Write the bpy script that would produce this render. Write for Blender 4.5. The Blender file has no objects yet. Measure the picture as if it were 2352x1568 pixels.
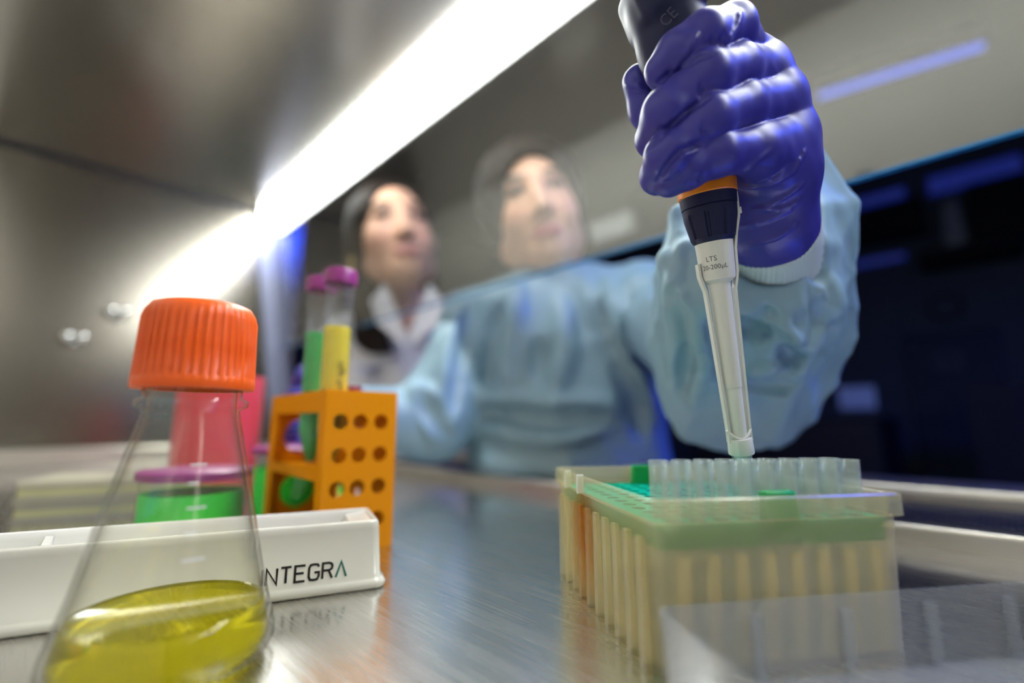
import bpy, bmesh, math, random
import numpy as np
from mathutils import Vector, Matrix
random.seed(7); RNG = np.random.default_rng(7)
SC = bpy.context.scene; COL = SC.collection
MM = 0.001
# ------------------------------------------------------------------ camera (all layout below is in millimetres, z = 0 is the work surface)
FPX, CX, CY, HZ, VPX, ZC = 1100.0, 1176.0, 784.0, 970.0, 75.0, 85.0
PITCH = math.atan((HZ - CY) / FPX)
_c, _s = math.cos(PITCH), math.sin(PITCH)
def _cr(px, py):
    x, y = (px - CX) / FPX, -(py - CY) / FPX
    return np.array([x, _c - _s * y, _s + _c * y])
_v = _cr(VPX, HZ); YAW = math.atan2(_v[0], _v[1])
RW = np.array([[math.cos(YAW), -math.sin(YAW), 0], [math.sin(YAW), math.cos(YAW), 0], [0, 0, 1]])
EYE = np.array([0, 0, ZC])
FWD = RW @ np.array([0, _c, _s]); RIGHT = RW @ np.array([1.0, 0, 0]); UP = RW @ np.array([0, -_s, _c])
def ray(px, py): return RW @ _cr(px, py)
def onz(px, py, z=0.0):
    d = ray(px, py); return EYE + d * ((z - ZC) / d[2])
def ony(px, py, y):
    d = ray(px, py); return EYE + d * (y / d[1])
def dep(px, py, D):
    d = ray(px, py); return EYE + d * (D / (d @ FWD))
cam_d = bpy.data.cameras.new('camera'); cam = bpy.data.objects.new('camera', cam_d); COL.objects.link(cam)
cam_d.sensor_width = 36.0; cam_d.lens = FPX * 36.0 / 2352.0
cam_d.clip_start = 0.005; cam_d.clip_end = 50
M3 = np.stack([RIGHT, UP, -FWD], axis=1)
cam.matrix_world = Matrix.Translation(Vector(EYE * MM)) @ Matrix(M3.tolist()).to_4x4()
cam_d.dof.use_dof = True; cam_d.dof.focus_distance = 0.218; cam_d.dof.aperture_fstop = 2.15; cam_d.dof.aperture_blades = 0
SC.camera = cam
# ------------------------------------------------------------------ world, exposure
W = bpy.data.worlds.new('world'); SC.world = W; W.use_nodes = True
W.node_tree.nodes['Background'].inputs[0].default_value = (0.03, 0.05, 0.11, 1)
W.node_tree.nodes['Background'].inputs[1].default_value = 0.16
vs = SC.view_settings; vs.view_transform = 'Standard'; vs.look = 'None'; vs.gamma = 1.0; vs.use_curve_mapping = False; vs.exposure = 0.88
LAMP_STRENGTH = 19.0
BLUE_STRENGTH = 38.0
try:
    SC.cycles.max_bounces = 7; SC.cycles.transmission_bounces = 6; SC.cycles.transparent_max_bounces = 20
    SC.cycles.use_adaptive_sampling = True; SC.cycles.adaptive_threshold = 0.06; SC.cycles.adaptive_min_samples = 20
    SC.cycles.glossy_bounces = 4; SC.cycles.diffuse_bounces = 2
    SC.cycles.use_light_tree = False
    SC.cycles.sample_clamp_indirect = 6.0; SC.cycles.caustics_refractive = True; SC.cycles.blur_glossy = 0.6
except Exception: pass

# ------------------------------------------------------------------ materials
def new_mat(name):
    m = bpy.data.materials.new(name); m.use_nodes = True
    nt = m.node_tree; return m, nt, nt.nodes['Principled BSDF']
def N(nt, t, **kw):
    n = nt.nodes.new(t)
    for k, v in kw.items():
        if k in n.inputs: n.inputs[k].default_value = v
        else: setattr(n, k, v)
    return n
def L(nt, a, b): nt.links.new(a, b)
def rgb(r, g, b):   # sRGB 0..255 -> linear
    f = lambda u: ((u / 255 + 0.055) / 1.055) ** 2.4 if u > 10 else u / 255 / 12.92
    return (f(r), f(g), f(b), 1)
def coords(nt, scale=(1, 1, 1)):
    tc = N(nt, 'ShaderNodeTexCoord'); mp = N(nt, 'ShaderNodeMapping'); mp.inputs['Scale'].default_value = scale
    L(nt, tc.outputs['Object'], mp.inputs['Vector']); return mp.outputs[0]
def bump(nt, bs, height, strength, dist):
    b = N(nt, 'ShaderNodeBump', Strength=strength, Distance=dist); L(nt, height, b.inputs['Height']); L(nt, b.outputs[0], bs.inputs['Normal'])
def plain(name, col, rough=0.5, metal=0.0, coat=0.0, noise=None, bumpy=None, spec=0.5, sss=0):
    m, nt, bs = new_mat(name)
    bs.inputs['Base Color'].default_value = col; bs.inputs['Roughness'].default_value = rough; bs.inputs['Metallic'].default_value = metal
    bs.inputs['Coat Weight'].default_value = coat; bs.inputs['Specular IOR Level'].default_value = spec
    if noise:
        sc, amt = noise; n = N(nt, 'ShaderNodeTexNoise', Scale=sc, Detail=2.0); L(nt, coords(nt), n.inputs['Vector'])
        mx = N(nt, 'ShaderNodeMix', data_type='RGBA'); mx.inputs[6].default_value = col
        mx.inputs[7].default_value = tuple(c * (1 - amt) for c in col[:3]) + (1,); L(nt, n.outputs['Fac'], mx.inputs[0]); L(nt, mx.outputs[2], bs.inputs['Base Color'])
    if bumpy:
        sc, st, ds, scl = bumpy; n = N(nt, 'ShaderNodeTexNoise', Scale=sc, Detail=2.0); L(nt, coords(nt, scl), n.inputs['Vector']); bump(nt, bs, n.outputs['Fac'], st, ds)
    return m
def steel(name, col, rough, brush, var=0.22, bmp=0.06, scratch=0.0):
    m, nt, bs = new_mat(name)
    bs.inputs['Metallic'].default_value = 1.0; bs.inputs['Base Color'].default_value = col
    v = coords(nt, brush); n = N(nt, 'ShaderNodeTexNoise', Scale=1.0, Detail=2.0, Roughness=0.6); L(nt, v, n.inputs['Vector'])
    r = N(nt, 'ShaderNodeMapRange'); r.inputs['To Min'].default_value = rough * (1 - var); r.inputs['To Max'].default_value = rough * (1 + var)
    L(nt, n.outputs['Fac'], r.inputs['Value']); L(nt, r.outputs[0], bs.inputs['Roughness'])
    h = n.outputs['Fac']
    if scratch:
        w = N(nt, 'ShaderNodeTexNoise', Scale=260.0, Detail=1.0, Distortion=2.5); L(nt, coords(nt), w.inputs['Vector'])
        a = N(nt, 'ShaderNodeMath', operation='MULTIPLY_ADD'); L(nt, w.outputs['Fac'], a.inputs[0]); a.inputs[1].default_value = scratch; L(nt, h, a.inputs[2]); h = a.outputs[0]
    bump(nt, bs, h, bmp, 0.0005)
    return m
def clear(name, col, rough=0.0, ior=1.45, trans=1.0):
    m, nt, bs = new_mat(name)
    bs.inputs['Base Color'].default_value = col; bs.inputs['Roughness'].default_value = rough; bs.inputs['IOR'].default_value = ior
    bs.inputs['Transmission Weight'].default_value = trans; return m
def frosted(name, col, see=0.4, blur=0.25, gloss=0.06, stain=None):
    """cloudy polypropylene: part blurred see-through, part diffuse / translucent"""
    m, nt, bs = new_mat(name); nt.nodes.remove(bs); out = nt.nodes['Material Output']
    ref = N(nt, 'ShaderNodeBsdfTransparent', Color=col)
    di = N(nt, 'ShaderNodeBsdfDiffuse', Color=col); tl = N(nt, 'ShaderNodeBsdfTranslucent', Color=col); gl = N(nt, 'ShaderNodeBsdfGlossy', Roughness=0.22)
    a = N(nt, 'ShaderNodeMixShader', Fac=0.5); L(nt, di.outputs[0], a.inputs[1]); L(nt, tl.outputs[0], a.inputs[2])
    b = N(nt, 'ShaderNodeMixShader', Fac=see); L(nt, a.outputs[0], b.inputs[1]); L(nt, ref.outputs[0], b.inputs[2])
    c = N(nt, 'ShaderNodeMixShader', Fac=gloss); L(nt, b.outputs[0], c.inputs[1]); L(nt, gl.outputs[0], c.inputs[2])
    L(nt, c.outputs[0], out.inputs[0])
    if stain:
        cen, rad, scol = stain; tc = N(nt, 'ShaderNodeTexCoord'); d = N(nt, 'ShaderNodeVectorMath', operation='DISTANCE'); d.inputs[1].default_value = cen
        nz = N(nt, 'ShaderNodeTexNoise', Scale=180.0, Detail=3.0); L(nt, tc.outputs['Object'], nz.inputs['Vector'])
        sv = N(nt, 'ShaderNodeVectorMath', operation='MULTIPLY'); sv.inputs[1].default_value = (1, 1, 0.42); L(nt, tc.outputs['Object'], sv.inputs[0]); L(nt, sv.outputs[0], d.inputs[0])
        ad = N(nt, 'ShaderNodeMath', operation='MULTIPLY_ADD'); L(nt, nz.outputs['Fac'], ad.inputs[0]); ad.inputs[1].default_value = rad * 0.9; L(nt, d.outputs['Value'], ad.inputs[2])
        mr = N(nt, 'ShaderNodeMapRange'); L(nt, ad.outputs[0], mr.inputs['Value']); mr.inputs['From Min'].default_value = rad * 0.5; mr.inputs['From Max'].default_value = rad * 1.45; mr.inputs['To Min'].default_value = 0.85; mr.inputs['To Max'].default_value = 0.0
        mx = N(nt, 'ShaderNodeMix', data_type='RGBA'); mx.inputs[6].default_value = col; mx.inputs[7].default_value = scol; L(nt, mr.outputs[0], mx.inputs[0])
        for s in (ref, di, tl): L(nt, mx.outputs[2], s.inputs['Color'])
    return m
def thin(name, col, trans, gloss, rough=0.03, body=(0.8, 0.8, 0.8, 1)):
    """thin clear sheet: straight see-through, a film of body colour and a fresnel mirror"""
    m, nt, bs = new_mat(name); nt.nodes.remove(bs); out = nt.nodes['Material Output']
    tr = N(nt, 'ShaderNodeBsdfTransparent', Color=col); di = N(nt, 'ShaderNodeBsdfDiffuse', Color=body); gl = N(nt, 'ShaderNodeBsdfGlossy', Roughness=rough)
    a = N(nt, 'ShaderNodeMixShader', Fac=1 - trans); L(nt, tr.outputs[0], a.inputs[1]); L(nt, di.outputs[0], a.inputs[2])
    lw = N(nt, 'ShaderNodeLayerWeight', Blend=0.5); pw = N(nt, 'ShaderNodeMath', operation='POWER'); L(nt, lw.outputs['Facing'], pw.inputs[0]); pw.inputs[1].default_value = 5.0
    mu = N(nt, 'ShaderNodeMath', operation='MULTIPLY_ADD'); mu.use_clamp = True; L(nt, pw.outputs[0], mu.inputs[0]); mu.inputs[1].default_value = 0.9; mu.inputs[2].default_value = gloss
    b = N(nt, 'ShaderNodeMixShader'); L(nt, mu.outputs[0], b.inputs[0]); L(nt, a.outputs[0], b.inputs[1]); L(nt, gl.outputs[0], b.inputs[2]); L(nt, b.outputs[0], out.inputs[0]); return m
def sheer(name, col, back=0.45, rough=0.35, gloss=0.05):
    """opaque-looking moulded plastic that lets light through"""
    m, nt, bs = new_mat(name); nt.nodes.remove(bs); out = nt.nodes['Material Output']
    di = N(nt, 'ShaderNodeBsdfDiffuse', Color=col); tl = N(nt, 'ShaderNodeBsdfTranslucent', Color=col); gl = N(nt, 'ShaderNodeBsdfGlossy', Roughness=rough)
    a = N(nt, 'ShaderNodeMixShader', Fac=back); L(nt, di.outputs[0], a.inputs[1]); L(nt, tl.outputs[0], a.inputs[2])
    b = N(nt, 'ShaderNodeMixShader', Fac=gloss); L(nt, a.outputs[0], b.inputs[1]); L(nt, gl.outputs[0], b.inputs[2]); L(nt, b.outputs[0], out.inputs[0]); return m
def glow(name, col, s):
    m, nt, bs = new_mat(name); bs.inputs['Base Color'].default_value = (0.8, 0.8, 0.8, 1)
    bs.inputs['Emission Color'].default_value = col; bs.inputs['Emission Strength'].default_value = s; return m
def dim(m):   # too weak to be worth sampling as a light; it still glows
    try: m.cycles.emission_sampling = 'NONE'
    except Exception: pass
    return m
def painted(name, rough=0.5, sss=0.0):
    m, nt, bs = new_mat(name); a = N(nt, 'ShaderNodeAttribute', attribute_name='Col'); L(nt, a.outputs['Color'], bs.inputs['Base Color'])
    bs.inputs['Roughness'].default_value = rough
    if sss: bs.inputs['Subsurface Weight'].default_value = sss; bs.inputs['Subsurface Scale'].default_value = 0.006
    return m

MAT = {}
MAT['table'] = steel('brushed steel worktop', (0.56, 0.545, 0.52, 1), 0.27, (420, 10, 12), bmp=0.09, scratch=0.9)
_tb = MAT['table'].node_tree.nodes['Principled BSDF']; _tb.inputs['Coat Weight'].default_value = 1.0; _tb.inputs['Coat Roughness'].default_value = 0.13; _tb.inputs['Coat IOR'].default_value = 1.6
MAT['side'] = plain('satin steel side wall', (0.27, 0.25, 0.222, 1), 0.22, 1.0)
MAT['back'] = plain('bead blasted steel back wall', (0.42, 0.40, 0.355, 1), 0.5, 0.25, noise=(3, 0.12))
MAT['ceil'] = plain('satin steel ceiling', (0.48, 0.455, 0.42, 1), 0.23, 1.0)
MAT['lip'] = steel('steel lip', (0.66, 0.62, 0.56, 1), 0.34, (5, 300, 300))
MAT['chrome'] = plain('chrome', (0.75, 0.75, 0.75, 1), 0.12, 1.0)
MAT['grille'] = plain('dark grille', (0.035, 0.035, 0.05, 1), 0.4, 0.6)
MAT['glass'] = thin('sash glass', (0.98, 0.99, 1, 1), 1.0, 0.16, 0.012)
MAT['edge'] = plain('glass edge', rgb(40, 130, 190), 0.2)
MAT['frame'] = plain('painted frame', rgb(150, 155, 185), 0.35, 0.2)
MAT['lamp'] = glow('lamp diffuser', (0.955, 1.0, 0.955, 1), LAMP_STRENGTH)
MAT['white'] = plain('white enamel', (0.8, 0.8, 0.78, 1), 0.4)
MAT['label'] = plain('white label', (0.95, 0.96, 0.9, 1), 0.5)
MAT['black'] = plain('black plastic', (0.012, 0.012, 0.014, 1), 0.5)
MAT['navy'] = plain('navy plastic', (0.012, 0.015, 0.060, 1), 0.5, spec=0.3, bumpy=(900, 0.08, 0.0002, (1, 1, 1)))
MAT['amber'] = plain('amber ring', rgb(240, 140, 12), 0.4)
MAT['pwhite'] = plain('warm white plastic', rgb(232, 233, 226), 0.3)
MAT['ptext'] = plain('grey print', rgb(90, 92, 95), 0.5)
MAT['glove'] = plain('indigo nitrile', (0.046, 0.041, 0.36, 1), 0.42, noise=(40, 0.25), bumpy=(60, 0.22, 0.001, (1, 1.0, 1.6)))
def gown_mat(name, c1, c2, back, weave):
    m = sheer(name, c1, back, 0.4, 0.06); nt = m.node_tree
    n = N(nt, 'ShaderNodeTexNoise', Scale=9.0, Detail=1.0); L(nt, coords(nt), n.inputs['Vector'])
    mx = N(nt, 'ShaderNodeMix', data_type='RGBA'); mx.inputs[6].default_value = c1; mx.inputs[7].default_value = c2; L(nt, n.outputs['Fac'], mx.inputs[0])
    n2 = N(nt, 'ShaderNodeTexNoise', Scale=11.0, Detail=1.0); L(nt, coords(nt), n2.inputs['Vector'])
    wv = N(nt, 'ShaderNodeVectorMath', operation='MULTIPLY_ADD'); L(nt, n2.outputs['Color'], wv.inputs[0]); wv.inputs[1].default_value = (0.06, 0.06, 0.06); L(nt, coords(nt, (1, 1, 0.55)), wv.inputs[2])
    vo = N(nt, 'ShaderNodeTexVoronoi', Scale=17.0); L(nt, wv.outputs[0], vo.inputs['Vector'])
    b2 = N(nt, 'ShaderNodeBump', Strength=0.75, Distance=0.014); L(nt, vo.outputs['Distance'], b2.inputs['Height'])
    for s in [x for x in nt.nodes if x.type in ('BSDF_DIFFUSE', 'BSDF_TRANSLUCENT')]: L(nt, mx.outputs[2], s.inputs['Color']); L(nt, b2.outputs[0], s.inputs['Normal'])
    return m
MAT['gown'] = gown_mat('light blue gown', rgb(168, 200, 216), rgb(150, 188, 212), 0.25, 900)
MAT['cuff'] = plain('knit cuff', rgb(205, 220, 222), 0.9)
MAT['coat'] = plain('white lab coat', rgb(232, 230, 238), 0.8, bumpy=(20, 0.4, 0.008, (1, 1, 0.4)))
MAT['hair'] = plain('dark brown hair', rgb(30, 22, 19), 0.6, spec=0.12, bumpy=(60, 0.6, 0.004, (1, 1, 0.15)))
MAT['skin'] = painted('skin', 0.5)
MAT['gold'] = plain('gold', (0.9, 0.62, 0.15, 1), 0.2, 1.0)
MAT['orange'] = sheer('orange rack plastic', (1.0, 0.37, 0.008, 1), 0.15, 0.18, 0.03)
MAT['ocap'] = plain('orange cap', rgb(250, 98, 14), 0.42, sss=0.1)
MAT['plum'] = plain('purple cap', rgb(150, 45, 125), 0.4, sss=0.1)
def shell(name, mid, rim, gloss):
    m = thin(name, mid, 1.0, gloss, 0.01); nt = m.node_tree; tr = [x for x in nt.nodes if x.type == 'BSDF_TRANSPARENT'][0]
    lw = N(nt, 'ShaderNodeLayerWeight', Blend=0.5); pw = N(nt, 'ShaderNodeMath', operation='POWER'); L(nt, lw.outputs['Facing'], pw.inputs[0]); pw.inputs[1].default_value = 4.0
    mx = N(nt, 'ShaderNodeMix', data_type='RGBA'); mx.inputs[6].default_value = mid; mx.inputs[7].default_value = rim; L(nt, pw.outputs[0], mx.inputs[0]); L(nt, mx.outputs[2], tr.inputs['Color']); return m
MAT['flask'] = shell('clear flask', (0.985, 0.985, 0.965, 1), (0.45, 0.44, 0.38, 1), 0.035)
MAT['yellow'] = clear('yellow liquid', (1.0, 0.90, 0.03, 1), 0.0, 1.33, 0.84)
MAT['tube'] = thin('clear tube', (0.97, 0.98, 0.98, 1), 0.90, 0.03, 0.05, (0.85, 0.87, 0.88, 1))
MAT['jarwall'] = thin('clear jar', (0.98, 0.985, 0.985, 1), 0.965, 0.02, 0.05, (0.85, 0.87, 0.88, 1))
MAT['green'] = plain('green dye', rgb(10, 190, 70), 0.25, coat=0.3, sss=0.3)
MAT['yell2'] = sheer('yellow dye', rgb(255, 232, 5), 0.12, 0.15, 0.05)
MAT['green2'] = sheer('green dye in tube', rgb(10, 190, 80), 0.12, 0.15, 0.05)
MAT['green3'] = sheer('bright green dye', rgb(15, 250, 70), 0.1, 0.15, 0.06)
MAT['pink'] = sheer('pink dye', rgb(255, 75, 95), 0.2, 0.2, 0.05)
MAT['ceramic'] = plain('glossy white plastic', rgb(238, 236, 228), 0.16, coat=0.4, sss=0.1)
MAT['ink'] = plain('black ink', rgb(28, 24, 28), 0.5)
MAT['teal'] = plain('teal ink', rgb(0, 120, 105), 0.5)
MAT['plate'] = frosted('frosted plate', rgb(228, 224, 205), 0.25, 0.3)
MAT['plateyel'] = sheer('pale yellow wells', rgb(226, 224, 168), 0.4)
MAT['box'] = frosted('cloudy box plastic', rgb(232, 236, 214), 0.46, 0.22, 0.05)
MAT['tray'] = sheer('turquoise tip tray', rgb(0, 205, 175), 0.35, 0.3, 0.05)
MAT['tabg'] = plain('green tab', rgb(0, 165, 80), 0.35)
MAT['hole'] = plain('dark teal hole', rgb(0, 150, 135), 0.6)
MAT['tip'] = thin('translucent tip', (0.95, 0.98, 0.97, 1), 0.80, 0.03, 0.1, (0.80, 0.88, 0.85, 1))
MAT['lid'] = thin('clear lid', (0.93, 0.94, 0.95, 1), 0.84, 0.03, 0.12, (0.7, 0.72, 0.71, 1))

# ------------------------------------------------------------------ mesh helpers
def mesh_obj(name, verts, faces, mat, parent=None, smooth=False, colors=None, auto=None):
    me = bpy.data.meshes.new(name); v = np.asarray(verts, dtype=np.float64) * MM
    me.from_pydata(v.tolist() if not isinstance(faces, np.ndarray) else v, [], faces if not isinstance(faces, np.ndarray) else faces)
    me.materials.append(mat); me.update()
    if smooth: me.shade_smooth()
    if auto is not None:
        me.shade_smooth(); me.set_sharp_from_angle(angle=math.radians(auto))
    if colors is not None:
        a = me.color_attributes.new('Col', 'FLOAT_COLOR', 'POINT'); c = np.ones((len(v), 4), np.float32); c[:, :3] = colors; a.data.foreach_set('color', c.ravel())
    o = bpy.data.objects.new(name, me); COL.objects.link(o)
    if parent: o.parent = parent
    return o
def place(o, world):   # origin at `world` (mm) with the mesh kept where it is given in local mm
    o.location = Vector(np.asarray(world, float) * MM); return o
def thing(name, label, cat, group=None, loc=(0, 0, 0)):
    o = bpy.data.objects.new(name, None); COL.objects.link(o); o.empty_display_size = 0.01
    o.location = Vector(np.asarray(loc, float) * MM); return tag(o, label, cat, group)
def tag(o, label, cat, group=None):
    o['label'] = label; o['category'] = cat
    if group: o['group'] = group
    return o
def struct(o, label=None):
    o['kind'] = 'structure'
    if label: o['label'] = label
    return o
def frame(origin, ex, ey, ez):
    m = Matrix(np.stack([ex, ey, ez], axis=1).tolist()).to_4x4(); m.translation = Vector(np.asarray(origin, float) * MM); return m
def setm(o, m): o.matrix_world = m; return o
def boxv(lo, hi):
    x0, y0, z0 = lo; x1, y1, z1 = hi
    v = [(x0,y0,z0),(x1,y0,z0),(x1,y1,z0),(x0,y1,z0),(x0,y0,z1),(x1,y0,z1),(x1,y1,z1),(x0,y1,z1)]
    return v, [(0,3,2,1),(4,5,6,7),(0,1,5,4),(1,2,6,5),(2,3,7,6),(3,0,4,7)]
class MB:
    def __init__(s): s.v = []; s.f = []
    def add(s, v, f):
        n = len(s.v); s.v += [tuple(p) for p in v]; s.f += [tuple(i + n for i in q) for q in f]; return s
    def box(s, lo, hi): return s.add(*boxv(lo, hi))
    def lathe(s, prof, n=48, cap0=True, cap1=True, fn=None):
        v = []; f = []
        for r, z in prof:
            for k in range(n):
                a = 2 * math.pi * k / n; rr = fn(r, z, a) if fn else r
                v.append((rr * math.cos(a), rr * math.sin(a), z))
        for i in range(len(prof) - 1):
            for k in range(n): f.append((i*n+k, i*n+(k+1) % n, (i+1)*n+(k+1) % n, (i+1)*n+k))
        if cap0: f.append(tuple(range(n))[::-1])
        if cap1: f.append(tuple((len(prof)-1)*n+k for k in range(n)))
        return s.add(v, f)
    def sweep(s, pts, w, t, side):   # flat bar along a polyline: w along side, t across
        pts = [np.asarray(p, float) for p in pts]; side = np.asarray(side, float); v = []; f = []
        for i, p in enumerate(pts):
            d = pts[min(i+1, len(pts)-1)] - pts[max(i-1, 0)]; d /= np.linalg.norm(d); nrm = np.cross(side, d); nrm /= np.linalg.norm(nrm)
            for a, b in ((-1,-1),(1,-1),(1,1),(-1,1)): v.append(p + side * (a * w / 2) + nrm * (b * t / 2))
        for i in range(len(pts) - 1):
            for k in range(4): f.append((i*4+k, i*4+(k+1) % 4, i*4+4+(k+1) % 4, i*4+4+k))
        f += [(3,2,1,0), tuple(len(v)-4+k for k in range(4))]
        return s.add(v, f)
    def tube(s, pts, r, n=12):
        pts = [np.asarray(p, float) for p in pts]; rs = r if isinstance(r, (list, tuple)) else [r] * len(pts); v = []; f = []
        for i, p in enumerate(pts):
            d = pts[min(i+1, len(pts)-1)] - pts[max(i-1, 0)]; d /= np.linalg.norm(d)
            a = np.cross(d, [0, 0, 1.0]); a = a if np.linalg.norm(a) > .1 else np.cross(d, [1.0, 0, 0]); a /= np.linalg.norm(a); b = np.cross(d, a)
            for k in range(n):
                t = 2 * math.pi * k / n; v.append(p + rs[i] * (math.cos(t) * a + math.sin(t) * b))
        for i in range(len(pts) - 1):
            for k in range(n): f.append((i*n+k, i*n+(k+1) % n, (i+1)*n+(k+1) % n, (i+1)*n+k))
        f += [tuple(range(n))[::-1], tuple((len(pts)-1)*n+k for k in range(n))]
        return s.add(v, f)
    def obj(s, name, mat, parent=None, smooth=False, auto=None): return mesh_obj(name, s.v, s.f, mat, parent, smooth, auto=auto)
def bevel(o, w, seg=2, lim=40):
    b = o.modifiers.new('bevel', 'BEVEL'); b.width = w * MM; b.segments = seg; b.limit_method = 'ANGLE'; b.angle_limit = math.radians(lim)
    o.data.shade_smooth(); o.data.set_sharp_from_angle(angle=math.radians(50)); return o
def plate_holes(w, h, t, holes, n=20):
    """flat slab in xy (0..w, 0..h), thickness t in z, with round holes [(x, y, r)] - closed mesh"""
    bm = bmesh.new(); outer = [bm.verts.new((x, y, 0)) for x, y in ((0,0),(w,0),(w,h),(0,h))]
    ed = [bm.edges.new((outer[i], outer[(i+1) % 4])) for i in range(4)]
    for x, y, r in holes:
        vs_ = [bm.verts.new((x + r*math.cos(2*math.pi*k/n), y + r*math.sin(2*math.pi*k/n), 0)) for k in range(n)]
        ed += [bm.edges.new((vs_[k], vs_[(k+1) % n])) for k in range(n)]
    bmesh.ops.triangle_fill(bm, use_beauty=True, use_dissolve=False, edges=ed)
    for fc in list(bm.faces):   # drop fill inside the holes
        c = fc.calc_center_median()
        if any((c.x-x)**2 + (c.y-y)**2 < (r*0.97)**2 for x, y, r in holes) and all(any(abs(math.hypot(v.co.x-x, v.co.y-y)-r) < 1e-4 for x, y, r in holes) for v in fc.verts): bm.faces.remove(fc)
    bmesh.ops.recalc_face_normals(bm, faces=bm.faces)
    ex = bmesh.ops.extrude_face_region(bm, geom=list(bm.faces)); vv = [g for g in ex['geom'] if isinstance(g, bmesh.types.BMVert)]
    bmesh.ops.translate(bm, verts=vv, vec=(0, 0, t)); bmesh.ops.recalc_face_normals(bm, faces=bm.faces)
    v = [tuple(x.co) for x in bm.verts]; bm.verts.index_update(); f = [tuple(x.index for x in fc.verts) for fc in bm.faces]; bm.free(); return v, f
def rrect(w, h, r, n=5):
    p = []
    for cx, cy, a0 in ((w/2-r, h/2-r, 0), (-w/2+r, h/2-r, 90), (-w/2+r, -h/2+r, 180), (w/2-r, -h/2+r, 270)):
        for k in range(n + 1):
            a = math.radians(a0 + 90 * k / n); p.append((cx + r*math.cos(a), cy + r*math.sin(a)))
    return p
def loft(rings, close0=True, close1=True):
    n = len(rings[0]); v = [p for r in rings for p in r]; f = []
    for i in range(len(rings) - 1):
        for k in range(n): f.append((i*n+k, i*n+(k+1) % n, (i+1)*n+(k+1) % n, (i+1)*n+k))
    if close0: f.append(tuple(range(n))[::-1])
    if close1: f.append(tuple((len(rings)-1)*n+k for k in range(n)))
    return v, f
def text2d(s, size):
    cu = bpy.data.curves.new('t', 'FONT'); cu.body = s; cu.size = size; cu.resolution_u = 3; o = bpy.data.objects.new('t', cu); COL.objects.link(o)
    dg = bpy.context.evaluated_depsgraph_get(); me = o.evaluated_get(dg).to_mesh(); v = np.array([tuple(p.co) for p in me.vertices]); f = [tuple(p.vertices) for p in me.polygons]
    o.evaluated_get(dg).to_mesh_clear(); bpy.data.objects.remove(o); bpy.data.curves.remove(cu); return v, f

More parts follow.
